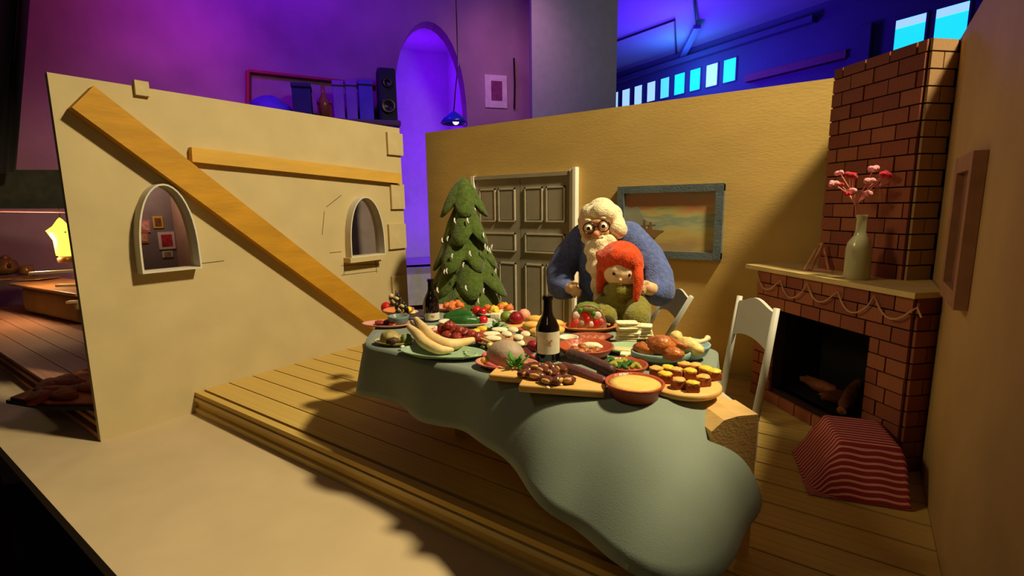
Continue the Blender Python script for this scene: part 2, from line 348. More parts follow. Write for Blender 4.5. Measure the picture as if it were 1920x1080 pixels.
#PART3
# ================================================================== fireplace across the right hand corner
Q2 = 2**.5
def us(u, s): return ((s+Q2*u)/2, (s-Q2*u)/2)          # u along the front (towards the right), s = distance of the plane
U0, U1, SF, ZM = -3.90, -2.47, 4.10, 1.13
CU0, CU1, SC = -3.63, -2.88, 4.60
DG = -PI/4
fp = thing('fireplace', 'dark brick corner fireplace with tall chimney breast and wooden mantel', 'fireplace', (0, 0, 0))
mid = Vector(us((U0+U1)/2, SF)+(0,))
def front(m, s, uc):                                    # local X along the front, Y up, Z out towards the room
    c0 = Vector(us(uc, s)+(0,)); ex = Vector((.7071, -.7071, 0)); ez = Vector((-.7071, -.7071, 0))
    return [tuple(c0+ex*x+Vector((0, 0, y))+ez*z) for x, y, z in m[0]], m[1]
uc = (U0+U1)/2; hw = (U1-U0)/2
FB = (-3.66-uc, -2.745-uc, .13, .815)                   # firebox opening
obj('surround', front(holed(rect(-hw, hw, 0, ZM), [rect(FB[0], FB[1], FB[2], FB[3])], .10), SF+.08, uc), mortar, fp)
def quad(pts, z0, z1): return prism(pts, z0, z1)
fr, fl_ = us(U1, SF), us(U0, SF)
obj('side_panel', quad([fr, (XR-.005, fr[1]+(XR-.005-fr[0])), (XR-.005, fr[1]+.3), (fr[0]-.03, fr[1]+.06)], 0, ZM), mortar, fp)
bl = (YB-.005-fl_[1])
obj('side_panel', quad([fl_, (fl_[0]+.06, fl_[1]-.0), (fl_[0]+bl+.06, YB-.005), (fl_[0]+bl, YB-.005)], 0, ZM), mortar, fp)
fb = front(merge(box(FB[0]-.03, FB[1]+.03, FB[2]-.03, FB[3]+.03, -.50, -.47), box(FB[0]-.03, FB[0], FB[2]-.03, FB[3]+.03, -.47, -.1), box(FB[1], FB[1]+.03, FB[2]-.03, FB[3]+.03, -.30, -.1),
      box(FB[0], FB[1], FB[2]-.03, FB[2], -.47, -.05), box(FB[0], FB[1], FB[3], FB[3]+.03, -.47, -.1)), SF, uc)
obj('firebox', fb, firebox_black, fp)
c0, c1 = us(CU0, SC), us(CU1, SC)
k = XR-.005-c1[0]
chim = [c0, c1, (XR-.005, c1[1]+k), (XR-.005, YB-.005), (c0[0]+YB-.005-c0[1], YB-.005)]
obj('chimney_breast', quad(chim, ZM+.03, ZT-.015), mortar, fp)
# bricks, each its own block, course by course
litb = mat('brick_lit_side', (172, 132, 88), .8, .15, 14, .3, 60)  # paler brick copy: lamplight on the chimney side put into the colour
def brick(c, size, rz, m=None): block('brick', m or brickm[R.randrange(3)], fp, c, size, rz)
def courses(u0, u1, s, z0, z1, length, h, hole=None, off=.011, phase=0):
    z, r = z0, phase
    while z < z1-.03:
        zz = min(z+h, z1); x = u0-(length*.5 if r % 2 else R.uniform(0, .03))
        while x < u1-.01:
            a, b = max(x, u0), min(x+length*R.uniform(.94, 1.06), u1); x = b if b > x else u1
            spans = [(a, b)]
            if hole and zz > hole[2]+.02 and z < hole[3]-.02:
                spans = [(p, q) for p, q in ((a, min(b, hole[0])), (max(a, hole[1]), b))]
            for p, q in spans:
                if q-p > .03:
                    cx, cy_ = us((p+q)/2, s-Q2*(off-.004+R.uniform(-.003, .003)))
                    brick((cx, cy_, (z+zz)/2), (q-p-.010, .022, zz-z-.010), DG)
        z = zz; r += 1
courses(U0, U1, SF, 0, ZM, .19, .1027, (FB[0]+uc, FB[1]+uc, FB[2], FB[3]))
courses(CU0, CU1, SC, ZM+.03, ZT-.015, .20, .1067, None, phase=1)
def side_courses(pt, run, z0, z1, h, length, m=None):          # returns at 45 degrees towards the corner
    z, r = z0, 0
    while z < z1-.03:
        zz = min(z+h, z1); x = -(length*.5 if r % 2 else 0)
        while x < run-.01:
            a, b = max(x, 0), min(x+length, run); x += length
            if b-a > .03:
                m_ = (a+b)/2*.7071
                brick((pt[0]+m_+.005, pt[1]+m_-.005, (z+zz)/2), (b-a-.008, .022, zz-z-.01), PI/4, m)
        z = zz; r += 1
side_courses(c1, k*Q2-.01, ZM+.03, ZT-.015, .1067, .2, litb)
side_courses(fr, (XR-.005-fr[0])*Q2-.01, 0, ZM, .1027, .2)
mp = [us(-4.03, 4.03), us(-2.44, 4.03)]
mp += [(XR-.006, mp[1][1]+XR-.006-mp[1][0]), (XR-.006, YB-.006), (mp[0][0]+YB-.006-mp[0][1], YB-.006)]
obj('mantel', quad(mp, ZM, ZM+.035), shelfw, fp)
ZMT = ZM+.035
# garland string along the mantel
pts = []
for i in range(6):
    a = U0+.02+i*.29; 
    for j in range(8):
        f_ = j/8; pts.append(us(a+.29*f_, SF-.05-.02*math.sin(PI*f_))+(ZM-.03-.12*(1-(2*f_-1)**2)-.02*(i % 2),))
pts = pts[:42]
tag(obj('string_garland', tube(pts, .006, 5), mat('cord', (196, 150, 110), .9)), 'thin cord garland looping below the wooden mantel', 'garland')
# logs
for i, (u, s, z, l, rz, ry, lb) in enumerate(((-3.45, 4.52, .20, .42, DG+.1, 0, 'longest charred log lying at the left of the firebox'), (-3.20, 4.50, .20, .34, DG+.9, -.1, 'charred log lying across the middle of the firebox'), (-3.10, 4.45, .255, .36, DG-1.1, .5, 'short log leaning upright at the right of the firebox'))):
    x, y = us(u, s); t = thing('log', lb, 'log', (x, y, z), rz, 'logs in the fireplace')
    obj('bark', xf(ell(.5*l, .05, .05, 14, 10, .25, 3, i), Matrix.Rotation(ry, 4, 'Y')), mat('log_bark', (118, 66, 40), .9, .4, 12, .5, 20), t, True)
    obj('cut_end', xf(mv(lathe([(0, 0), (.033, 0), (.033, .01), (0, .012)], 12), x=l*.47, ry=PI/2), Matrix.Rotation(ry, 4, 'Y')), mat('log_end', (170, 110, 66), .9), t)
# vase with pink blossom
v = atz(1605, 523, ZMT)
t = thing('bottle_vase', 'pale glazed bottle vase standing on the mantel', 'vase', v)
s_ = mpp(v)
obj('body', lathe([(0, 0), (19*s_, 0), (21*s_, 3*s_), (21*s_, 55*s_), (19*s_, 68*s_), (11*s_, 80*s_), (8.5*s_, 88*s_), (8*s_, 112*s_), (9.5*s_, 116*s_), (9.5*s_, 119*s_), (7*s_, 119*s_), (6.5*s_, 90*s_), (0, 88*s_)], 28), mat('celadon_glaze', (176, 170, 126), .25, .05, spec=.5, coat=.3), t, 'auto')
fb_ = v+Vector((0, 0, 60*s_))
t = thing('blossom_branch', 'dry branch of pink and red paper blossoms in the pale vase', 'flowers', v+Vector((0, 0, 89*s_)))
base_ = t.location.copy(); vd = depth(v)
def fpt(px, py, dd=0): d = ray(px, py); return EYE+d*((vd+dd)/d.dot(FW))-base_
stem = mat('pink_stem', (200, 120, 110), .8); bud1 = felt('pink_petal', (236, 150, 156)); bud2 = felt('red_petal', (196, 36, 48))
neck = fpt(1606, 404)
fork = fpt(1604, 385)
for i, (px, py, r, c_) in enumerate(((1562, 345, 9, 0), (1575, 325, 8, 0), (1592, 329, 9, 1), (1600, 331, 8, 1), (1575, 346, 6, 1), (1598, 358, 8, 0), (1588, 364, 6, 1), (1626, 364, 9, 0), (1630, 340, 9, 0), (1638, 317, 9, 0), (1660, 328, 10, 1), (1662, 325, 7, 0), (1660, 346, 9, 0), (1686, 337, 8, 1))):
    p = fpt(px, py, R.uniform(-.12, .08)); midp = fork.lerp(p, .5)+Vector((R.uniform(-.02, .02), 0, R.uniform(0, .03)))
    obj('stem', tube([neck-Vector((0, 0, .12)), neck, fork, midp, p], .0045, 5), stem, t)
    q = s_*r
    pet = merge(*[mv(ell(q*.75, q*.5, q*.6, 10, 6), x=q*.45*math.cos(a), y=q*.45*math.sin(a), z=q*.1, rz=a) for a in (0, 2.1, 4.2)])
    obj('blossom', mv(pet, x=p.x, y=p.y, z=p.z, rx=R.uniform(-.5, .5), rz=i), (bud1, bud2)[c_], t, True)
# little stick easel
e = atz(1527, 508, ZMT); s_ = mpp(e)
t = thing('stick_easel', 'little pinkish stick easel leaning on the left of the mantel', 'easel', e)
ep = lambda px, py, dd=0: (EYE+ray(px, py)*((depth(e)+dd)/1)-e)
ew = mat('pink_wood', (206, 140, 110), .7, .1)
for a, b, r in (((1543, 457), (1520, 505), 2.6), ((1543, 457), (1554, 507), 2.2), ((1531, 467), (1508, 503), 2.2)):
    A, B = ep(*a, .05 if a == (1543, 457) else 0), ep(*b); B.z = .006
    obj('leg', tube([A, B], r*s_, 8), ew, t)
obj('crossbar', tube([Vector((-.10, .02, .008)), Vector((.12, -.05, .008))], 2*s_, 8), ew, t)
obj('peg', ell(4*s_, 4*s_, 4*s_, 10, 6), ew, t, True, loc=ep(1541, 458, .04))
# framed mirror on the right wall
t = thing('wall_frame', 'narrow brown frame hanging on the shaded right wall', 'frame', (XR-.002, 3.29, 1.56))
fw_ = mat('brown_frame_wood', (150, 104, 74), .6, .15, 10)
obj('frame_side', box(-.05, 0, -.26, -.18, -.36, .36), fw_, t); obj('frame_side', box(-.05, 0, .18, .26, -.36, .36), fw_, t)
obj('frame_top', box(-.05, 0, -.18, .18, .28, .36), fw_, t); obj('frame_bottom', box(-.05, 0, -.18, .18, -.36, -.28), fw_, t)
obj('panel', box(-.02, -.005, -.18, .18, -.28, .28), mat('dim_panel', (112, 70, 46), .6, .2, 4), t)

# ================================================================== door and painting on the back wall
dx0, dx1, dz1 = -4.22, -2.80, 2.06
t = thing('double_door', 'grey panelled double door with white side trim in the ochre wall', 'door', ((dx0+dx1)/2, YB, 0))
w2 = (dx1-dx0)/2
for sg in (-1, 1):
    lf = obj('door_leaf', box(*(sorted((sg*.004, sg*(w2-.005)))), -.035, -.002, .01, dz1), doorm, t)
    x0, x1 = sorted((sg*.06, sg*(w2-.06))); w = x1-x0
    for (a, b, z0, z1) in ((.02, .46, 1.52, 1.94), (.54, .98, 1.52, 1.94), (.02, .98, 1.14, 1.38), (.02, .46, .10, 1.0), (.54, .98, .10, 1.0)):
        xa, xb = x0+w*a, x0+w*b
        ring = merge(box(xa, xb, -.056, -.035, z0, z0+.018), box(xa, xb, -.052, -.035, z1-.018, z1), box(xa, xa+.018, -.052, -.035, z0, z1), box(xb-.018, xb, -.052, -.035, z0, z1))
        p_ = obj('door_panel', box(xa+.03, xb-.03, -.046, -.035, z0+.03, z1-.03), doorm, lf); obj('panel_moulding', ring, mat('door_edge_highlight', (196, 184, 158), .55), p_)  # lighter moulding colour paints in the highlights along the edges
obj('door_frame', box(-w2-.05, -w2, -.07, -.002, 0, dz1+.05), doorw, t); obj('door_frame', box(w2, w2+.045, -.07, -.002, 0, dz1+.07), doorw, t)
obj('door_frame', box(w2+.05, w2+.085, -.09, -.002, 0, dz1+.085), doorw, t)
obj('lintel', box(-w2, w2, -.06, -.002, dz1, dz1+.045), doorm, t)
px0, px1, pz0, pz1 = -2.215, -1.12, 1.15, 1.905
t = thing('painting', 'seascape painting in a slate blue frame hanging on the ochre wall', 'painting', ((px0+px1)/2, YB, (pz0+pz1)/2))
a, h = (px1-px0)/2, (pz1-pz0)/2
for nm, bx in (('frame_top', box(-a, a, -.06, -.002, h-.075, h)), ('frame_bottom', box(-a, a, -.06, -.002, -h, -h+.075)), ('frame_side', box(-a, -a+.075, -.061, -.002, -h+.01, h-.01)), ('frame_side', box(a-.075, a, -.061, -.002, -h+.01, h-.01))): obj(nm, bx, frameb, t)
pm = bpy.data.materials.new('seascape'); pm.use_nodes = True; nt = pm.node_tree; N = nt.nodes; L = nt.links
tc = N.new('ShaderNodeTexCoord'); sx = N.new('ShaderNodeSeparateXYZ'); L.new(tc.outputs['Object'], sx.inputs[0])
nz = N.new('ShaderNodeTexNoise'); nz.inputs['Scale'].default_value = 5; mpn = N.new('ShaderNodeMapping'); mpn.inputs['Scale'].default_value = (.5, 1, 2); L.new(tc.outputs['Object'], mpn.inputs[0]); L.new(mpn.outputs[0], nz.inputs['Vector'])
ad = N.new('ShaderNodeMath'); ad.operation = 'MULTIPLY_ADD'; ad.inputs[1].default_value = 1.6; ad.inputs[2].default_value = .08; L.new(sx.outputs[2], ad.inputs[0])
ad2 = N.new('ShaderNodeMath'); ad2.operation = 'MULTIPLY_ADD'; ad2.inputs[1].default_value = .8; L.new(nz.outputs[0], ad2.inputs[0]); L.new(ad.outputs[0], ad2.inputs[2])
rp = N.new('ShaderNodeValToRGB'); el = rp.color_ramp.elements
cols = ((.0, (172, 142, 92)), (.25, (196, 172, 96)), (.42, (182, 178, 124)), (.52, (138, 152, 130)), (.62, (186, 178, 104)), (.75, (206, 136, 96)), (.95, (176, 150, 118)))
el[0].position = 0; el[0].color = lin(*cols[0][1]); el[1].position = .95; el[1].color = lin(*cols[-1][1])
for p_, c_ in cols[1:-1]: q = el.new(p_); q.color = lin(*c_)
L.new(ad2.outputs[0], rp.inputs[0]); L.new(rp.outputs[0], N['Principled BSDF'].inputs['Base Color']); N['Principled BSDF'].inputs['Roughness'].default_value = .8
cv = obj('canvas', box(-a+.05, a-.05, -.02, -.004, -h+.05, h-.05), pm, t)
yl = -.023
def flat(pts, y): n = len(pts); return [(x, y, z) for x, z in pts]+[(x, y+.002, z) for x, z in pts], [tuple(range(n)), tuple(reversed(range(n, 2*n)))]+[(i, (i+1) % n, n+(i+1) % n, n+i) for i in range(n)]
obj('painted_hill', flat([(-a+.06, .2), (-a+.14, .15), (-a+.22, .17), (-.25, .03), (-.12, -.03), (-a+.06, -.05)], yl), mat('hill_paint', (150, 150, 126), .8, .15), cv)
obj('painted_ship', flat([(-.30, -.08), (-.26, -.08), (-.26, .02), (-.24, .02), (-.23, -.07), (-.2, -.07), (-.19, 0), (-.17, 0), (-.16, -.08), (-.03, -.09), (-.08, -.12), (-.12, -.17), (-.2, -.15), (-.26, -.13)], yl-.001), mat('ship_paint', (134, 98, 56), .8, .2), cv)
print('room ok')

# ================================================================== table, cloth, bench end, chairs, stool
tb = thing('dining_table', 'wooden dining table hidden under the sage cloth', 'table', (-1.9, 2.78, 0))
obj('tabletop', mv(rbox(2.1, 1.1, .05, .01), x=.05, z=.72), woodt, tb)
for x in (-.45, .9):
    for y in (-.1, .5): obj('leg', box(x-.045, x+.045, y-.045, y+.045, 0, .7), woodt, tb)
top = [(-2.85, 2.20), (-2.2, 2.15), (-1.2, 2.16), (-.78, 2.20), (-.57, 2.60), (-.70, 3.36), (-1.6, 3.45), (-3.12, 3.45), (-3.20, 2.62)]
def rounded(poly, n=150):                                # dense smoothed outline
    P = [Vector(p) for p in poly]; L_ = []
    for i in range(len(P)):
        a, b = P[i], P[(i+1) % len(P)]; m_ = max(2, int((b-a).length/.03))
        L_ += [a.lerp(b, k/m_) for k in range(m_)]
    for _ in range(14): L_ = [(L_[i-1]+L_[i]*2+L_[(i+1) % len(L_)])/4 for i in range(len(L_))]
    return L_
O = rounded(top); nO = len(O); NOR = []
for i in range(nO):
    d = O[(i+1) % nO]-O[i-1]; NOR.append(Vector((d.y, -d.x)).normalized())
for _ in range(10): NOR = [(NOR[i-1]+NOR[i]*2+NOR[(i+1) % nO]).normalized() for i in range(nO)]
def sm(a, b, x): x = max(0, min(1, (x-a)/(b-a))); return x*x*(3-2*x)
V, F = [], []
rings = 9; inner = 3
for j in range(inner+rings+1):
    for i in range(nO):
        p, nn = O[i], NOR[i]
        if j < inner: q = Vector((-1.9, 2.75)).lerp(p, (.0, .6, .95)[j]); V.append((q.x, q.y, TZ)); continue
        f_ = (j-inner)/rings
        near = max(0, -nn.y); lft = max(0, -nn.x); rgt = max(0, nn.x)
        fl = .05+near*(.0+.27*sm(-1.9, -1.2, p.x))+.02*lft-.04*rgt*(1-near)
        dr = .35+.06*lft+near*(.02*math.sin(p.x*5)+.05*sm(-1.5, -.9, p.x))-.05*rgt*(1-near)
        wave = (.030*math.sin(p.x*6.2+1.0)+.022*math.sin(p.x*11+p.y*9))*near*(1-.6*sm(-1.3, -.9, p.x))+.03*math.sin(p.y*10)*(lft+rgt)
        out = (fl*(f_**.75)*(1 if f_ < 1 else 1)+wave*f_**1.3)
        corner = near*rgt*2
        out += .36*corner*f_**.7
        dz = dr*f_**1.15*(1+.25*corner)
        V.append((p.x+nn.x*out, p.y+nn.y*out, TZ-dz-.006*(f_ > 0)))
for j in range(inner+rings):
    for i in range(nO): F.append((j*nO+i, j*nO+(i+1) % nO, (j+1)*nO+(i+1) % nO, (j+1)*nO+i))
cl = obj('tablecloth', (V, F), clothm, None, True); so = cl.modifiers.new('thick', 'SOLIDIFY'); so.thickness = .012; so.offset = -1
tag(cl, 'plain sage green cloth draped over the dining table', 'tablecloth')
# bench end
g = Vector((.69, -.72, 0)).normalized(); g2 = Vector((-.72, -.69, 0)).normalized()
b1 = Vector((-.325, 2.44, 0))
t = thing('wooden_bench', 'chunky pale wooden bench end jutting out past the tablecloth', 'bench', b1+g2*.12-g*.2)
def bl_(m): return [tuple(g*x+g2*y+Vector((0, 0, z))) for x, y, z in m[0]], m[1]
prof = [(-.12, 0), (-.12, .735), (-.02, .735), (.05, .72), (.11, .67), (.12, .55), (.12, 0)]
obj('end_panel', bl_(([(.2-.0, y, z) for y, z in prof]+[(.02, y, z) for y, z in prof], [tuple(range(7)), tuple(reversed(range(7, 14)))]+[(i, (i+1) % 7, 7+(i+1) % 7, 7+i) for i in range(7)])), woodt, t)
prof2 = [(-.115, .66), (-.115, .722), (-.02, .722), (.05, .705), (.10, .66)]
obj('arm_rail', bl_(([(.02, y, z) for y, z in prof2]+[(-.22, y, z) for y, z in prof2], [tuple(range(5)), tuple(reversed(range(5, 10)))]+[(i, (i+1) % 5, 5+(i+1) % 5, 5+i) for i in range(5)])), woodt, t)
obj('rear_post', bl_(box(-.22, -.16, -.08, .0, 0, .66)), woodt, t)
def chair(label, A, B, rake, facing, zt_=1.0, panel=.26):
    """A, B: tops of the two back posts (world); rake: lean of the posts per metre; facing: unit vector of the seat direction"""
    A, B = Vector(A), Vector(B); f_ = Vector(facing).normalized(); m_ = (A+B)/2; ZS = .28
    base0 = Vector((m_.x, m_.y, 0)); t = thing('wooden_chair', label, 'chair', base0, 0, 'white painted chairs')
    A, B = A-base0, B-base0; rk = Vector(rake)
    pa = [A, A-rk*(A.z-ZS)*1.0+Vector((0, 0, ZS-A.z))]; pb = [B, B-rk*(B.z-ZS)+Vector((0, 0, ZS-B.z))]
    for p in (pa, pb):
        fo = Vector((p[1].x, p[1].y, 0)); obj('back_post', tube([p[0]+Vector((0, 0, .03)), p[1]], [.020, .026], 8), chairw, t, True); obj('leg', bar(p[1]+Vector((0, 0, .02)), fo, .045, .045, up=(1, 0, 0)), chairw, t)
        g_ = p[1]+f_*.38; obj('leg', bar(Vector((g_.x, g_.y, ZS)), Vector((g_.x, g_.y, 0)), .045, .045, up=(1, 0, 0)), chairw, t)
    s0, s1 = pa[1], pb[1]
    e = (s1-s0).normalized()
    poly = [s0-e*.03, s1+e*.03, s1+e*.03+f_*.42, s0-e*.03+f_*.42]
    obj('seat', prism([(p.x, p.y) for p in poly], ZS-.02, ZS+.02), chairw, t)
    W_ = (B-A); n_ = 16; V = []; thick = f_*.012
    for i in range(n_+1):
        x = i/n_; wav = .02+.055*math.sin(PI*x)**2+(.03*math.cos(2*PI*x*1.0))*0
        tp = A+W_*x+Vector((0, 0, wav-.02)); lo = A+W_*x-rk*panel+Vector((0, 0, -panel+.05*(1-(2*x-1)**2)))
        for p in (tp+thick, lo+thick, lo-thick, tp-thick): V.append(tuple(p))
    F = [(0, 1, 2, 3), (4*n_+3, 4*n_+2, 4*n_+1, 4*n_)]
    for i in range(n_):
        for k in range(4): F.append((4*i+k, 4*i+4+k, 4*i+4+(k+1) % 4, 4*i+(k+1) % 4))
    obj('back_panel', (V, F), chairw, t)
    return t
chair('white wooden chair standing in front of the brick fireplace', (-.70, 3.935, 1.0), (-.41, 3.57, 1.0), (.10, .12, 0), (-.79, -.61, 0))
chair('tilted white wooden chair behind the red haired puppet', (-1.375, 4.45, .935), (-1.09, 4.09, .935), (.58, -.24, 0), (-.3, -.95, 0), panel=.20)
# stool under a red striped cloth
st = Vector((.09, 3.63, 0)); rz = .26
t = thing('low_stool', 'low stool covered by the red striped cloth', 'stool', st, rz)
obj('seat', box(-.14, .14, -.19, .19, .25, .28), woodt, t)
for x in (-.12, .12):
    for y in (-.16, .16): obj('leg', box(x-.02, x+.02, y-.02, y+.02, 0, .25), woodt, t)
sm_ = bpy.data.materials.new('red_white_stripes'); sm_.use_nodes = True; nt = sm_.node_tree; N = nt.nodes; L = nt.links
uvn = N.new('ShaderNodeUVMap'); sx = N.new('ShaderNodeSeparateXYZ'); L.new(uvn.outputs[0], sx.inputs[0])
m1 = N.new('ShaderNodeMath'); m1.operation = 'MULTIPLY'; m1.inputs[1].default_value = 1/.037; L.new(sx.outputs[1], m1.inputs[0])
m2 = N.new('ShaderNodeMath'); m2.operation = 'FRACT'; L.new(m1.outputs[0], m2.inputs[0])
rp = N.new('ShaderNodeValToRGB'); rp.color_ramp.interpolation = 'CONSTANT'; rp.color_ramp.elements[0].color = lin(150, 34, 40); rp.color_ramp.elements[1].position = .66; rp.color_ramp.elements[1].color = lin(214, 150, 140)
L.new(m2.outputs[0], rp.inputs[0]); L.new(rp.outputs[0], N['Principled BSDF'].inputs['Base Color']); N['Principled BSDF'].inputs['Roughness'].default_value = .9
nu, nv = 40, 40; V, UVS, F = [], [], []
TX, TY, ZC = .15, .20, .292                              # half sizes of the draped top
def fold(c_, half, maxd):                                # flat coordinate -> (position, drop)
    s_ = 1 if c_ >= 0 else -1; a_ = abs(c_)
    if a_ <= half: return c_, 0
    return s_*(half+(a_-half)*(.5 if c_ < 0 else .3)), min((a_-half)*.9, maxd)
for j in range(nv+1):
    for i in range(nu+1):
        u, v_ = -.50+.72*i/nu, -.52+.72*j/nv
        x, d1 = fold(u, TX, .285); y, d2 = fold(v_, TY, .285)
        d = (d1**2+d2**2)**.5; d = min(d, .285) if d else 0
        V.append((x, y, ZC-d+.004*math.sin(u*40)*(d > .02))); UVS.append((u, v_))
for j in range(nv):
    for i in range(nu): a = j*(nu+1)+i; F.append((a, a+1, a+nu+2, a+nu+1))
so = obj('striped_cloth', (V, F), sm_, None, True, loc=st, rot=(0, 0, rz))
uvl = so.data.uv_layers.new(name='UVMap')
for lp in so.data.loops: uvl.data[lp.index].uv = UVS[lp.vertex_index]
md = so.modifiers.new('thick', 'SOLIDIFY'); md.thickness = .006; md.offset = 1
tag(so, 'red and white striped cloth draped over the low stool', 'cloth')
print('furniture ok')
# ================================================================== puppets and tree
def chain(pts, dens=2.2):                                # [(Vector, radius)] -> overlapping balls along the path
    out = []
    for (a, ra), (b, rb) in zip(pts, pts[1:]):
        a, b = Vector(a), Vector(b); n = max(1, int((b-a).length/(min(ra, rb)/dens))+1)
        for k in range(n+1):
            f_ = k/n; r = ra+(rb-ra)*f_; p = a.lerp(b, f_); out.append(mv(ell(r, r, r, 14, 8), x=p.x, y=p.y, z=p.z))
    return merge(*out)
def ball(p, r, k=(1, 1, 1)): return mv(ell(r*k[0], r*k[1], r*k[2], 16, 10), x=p[0], y=p[1], z=p[2])
def soft(name, m, material, parent, voxel=.012, it=4):
    o = obj(name, m, material, parent, True)
    r = o.modifiers.new('skin', 'REMESH'); r.mode = 'VOXEL'; r.voxel_size = voxel; r.use_smooth_shade = True
    s = o.modifiers.new('smooth', 'SMOOTH'); s.iterations = it; s.factor = .5
    return o
def onball(px, py, c, r, lift=0):
    d = ray(px, py).normalized(); oc = EYE-c; b = d.dot(oc); q = b*b-(oc.dot(oc)-r*r)
    t_ = -b-math.sqrt(max(q, 0)); p = EYE+d*t_; return p+(p-c).normalized()*lift
def face_disc(p, nrm, mesh): return xf(mesh, Matrix.Translation(p) @ Vector(nrm).to_track_quat('Z', 'Y').to_matrix().to_4x4())
blue = felt('blue_felt', (90, 104, 158), .25); white = felt('cream_wool', (234, 216, 172), .12, 60); red = felt('red_orange_wool', (214, 72, 24), .3, 70)
olive = felt('olive_felt', (132, 124, 50), .2); greenf = felt('green_felt', (82, 100, 42), .28, 60)
dk = mat('dark_bead', (20, 14, 12), .3, spec=.5); eyew = mat('eye_white', (238, 228, 214), .35); blush = clay('rosy_clay', (214, 140, 104), .6); dskin = clay('tan_face_clay', (190, 138, 92), .6)
# ---- old man
mo = Vector((-1.97, 4.20, 0))
man = thing('person', 'white bearded puppet in glasses and blue robe leaning over the table', 'puppet', mo)
A = lambda px, py, y: aty(px, py, y)-mo
hc_ = A(1121, 424, 4.06); hr = .168
parts = [ball(hc_, hr, (1, .95, 1.12)), chain([(A(1124, 455, 4.12), .09), (A(1126, 470, 4.15), .10), (Vector((0, 0, 1.2)), .17), (Vector((0, .02, .9)), .16)])]
for s_ in (-1, 1): parts.append(chain([(Vector((s_*.1, 0, .88)), .11), (Vector((s_*.12, 0, .46)), .08), (Vector((s_*.12, 0, .06)), .055), (Vector((s_*.12, -.12, .05)), .05)]))
LH = [((1096, 448, 4.2), .09), ((1066, 480, 4.15), .075), ((1050, 512, 4.05), .07), ((1052, 536, 3.95), .06), ((1066, 541, 3.83), .05), ((1075, 541, 3.78), .052)]
RH = [((1178, 446, 4.2), .09), ((1214, 482, 4.15), .075), ((1232, 518, 4.05), .07), ((1236, 545, 3.95), .06), ((1226, 543, 3.83), .05), ((1217, 541, 3.78), .054)]
fing = [[((1075, 535, 3.76), .017), ((1082, 540, 3.73), .015), ((1089, 546, 3.72), .013)], [((1075, 540, 3.75), .017), ((1082, 546, 3.72), .015), ((1088, 552, 3.72), .013)], [((1073, 544, 3.75), .017), ((1079, 550, 3.72), .015), ((1084, 556, 3.72), .013)],
        [((1069, 546, 3.76), .016), ((1074, 552, 3.74), .014), ((1078, 557, 3.74), .012)], [((1070, 532, 3.78), .017), ((1076, 529, 3.76), .015), ((1083, 531, 3.75), .013)],
        [((1214, 534, 3.76), .017), ((1206, 532, 3.73), .015), ((1199, 534, 3.72), .013)], [((1212, 539, 3.75), .017), ((1204, 538, 3.72), .015), ((1196, 539, 3.72), .013)], [((1212, 544, 3.75), .017), ((1205, 544, 3.72), .015), ((1198, 545, 3.72), .013)],
        [((1214, 548, 3.76), .016), ((1208, 549, 3.73), .014), ((1202, 550, 3.73), .012)], [((1218, 533, 3.77), .017), ((1213, 529, 3.75), .015), ((1206, 528, 3.74), .013)]]
for ch in [LH, RH]+fing: parts.append(chain([(A(*p), r) for p, r in ch]))
body = soft('body', merge(*parts), clay('man_skin', (222, 178, 128), .6, .08, 10, .1), man, .0075, 2)
rob = [chain([(Vector((0, .02, .26)), .25), (Vector((0, .02, .5)), .25), (Vector((.03, .02, .9)), .22), (Vector((.04, 0, 1.15)), .215), (Vector((.03, 0, 1.32)), .19)])]
for side in (((1096, 448, 4.2), (1066, 480, 4.15), (1050, 512, 4.05), (1052, 536, 3.95), (1066, 542, 3.86)), ((1178, 446, 4.2), (1214, 482, 4.15), (1232, 518, 4.05), (1236, 545, 3.95), (1229, 547, 3.87))):
    rob.append(chain([(A(*p), r) for p, r in zip(side, (.15, .14, .135, .13, .09))]))
soft('robe', merge(*rob), blue, man, .014, 5)
hs = [(1128, 398, 4.12, 26), (1108, 402, 4.12, 20), (1146, 404, 4.12, 20), (1154, 420, 4.08, 17), (1159, 431, 4.04, 16), (1150, 434, 4.08, 12), (1096, 414, 4.13, 13), (1095, 430, 4.14, 12), (1128, 420, 4.22, 32), (1110, 402, 4.0, 15), (1126, 398, 3.98, 17), (1140, 402, 4.0, 15)]
soft('hair', merge(*[ball(A(x, y, Y), r*.0051) for x, y, Y, r in hs]), white, man, .013, 9)
bs = [(1110, 460, 3.96, 13), (1126, 458, 3.94, 16), (1143, 452, 3.98, 13), (1150, 462, 4.0, 12), (1118, 478, 3.93, 18), (1138, 478, 3.94, 19), (1112, 500, 3.94, 14), (1128, 505, 3.92, 22), (1128, 535, 3.92, 20), (1126, 560, 3.93, 14), (1098, 448, 4.0, 9), (1150, 444, 4.02, 9), (1104, 470, 3.98, 10), (1156, 472, 4.0, 13), (1160, 490, 4.02, 10)]
soft('beard', merge(*[ball(A(x, y, Y), r*.0050) for x, y, Y, r in bs]), white, man, .013, 9)
hcw = hc_+mo
for px, py in ((1104, 428), (1132, 424)):
    p = onball(px, py, hcw, hr*1.0); nrm = (EYE-p).normalized()
    obj('eyeball', ball(p-mo+nrm*.004, .030), eyew, man, True)
    ir = obj('iris', ball(p-mo+nrm*.028+Vector((-.003, 0, -.002)), .016), dk, man, True)
    ring = face_disc(p-mo+nrm*.05, nrm, tube([(.047*math.cos(a*PI/12), .047*math.sin(a*PI/12), 0) for a in range(24)], .0055, 6, closed=True))
    obj('glasses_rim', ring, dk, man, True)
    q = onball(px-2, py-15, hcw, hr*1.08); obj('eyebrow', ball(q-mo, .022, (1.4, .8, .6)), white, man, True)
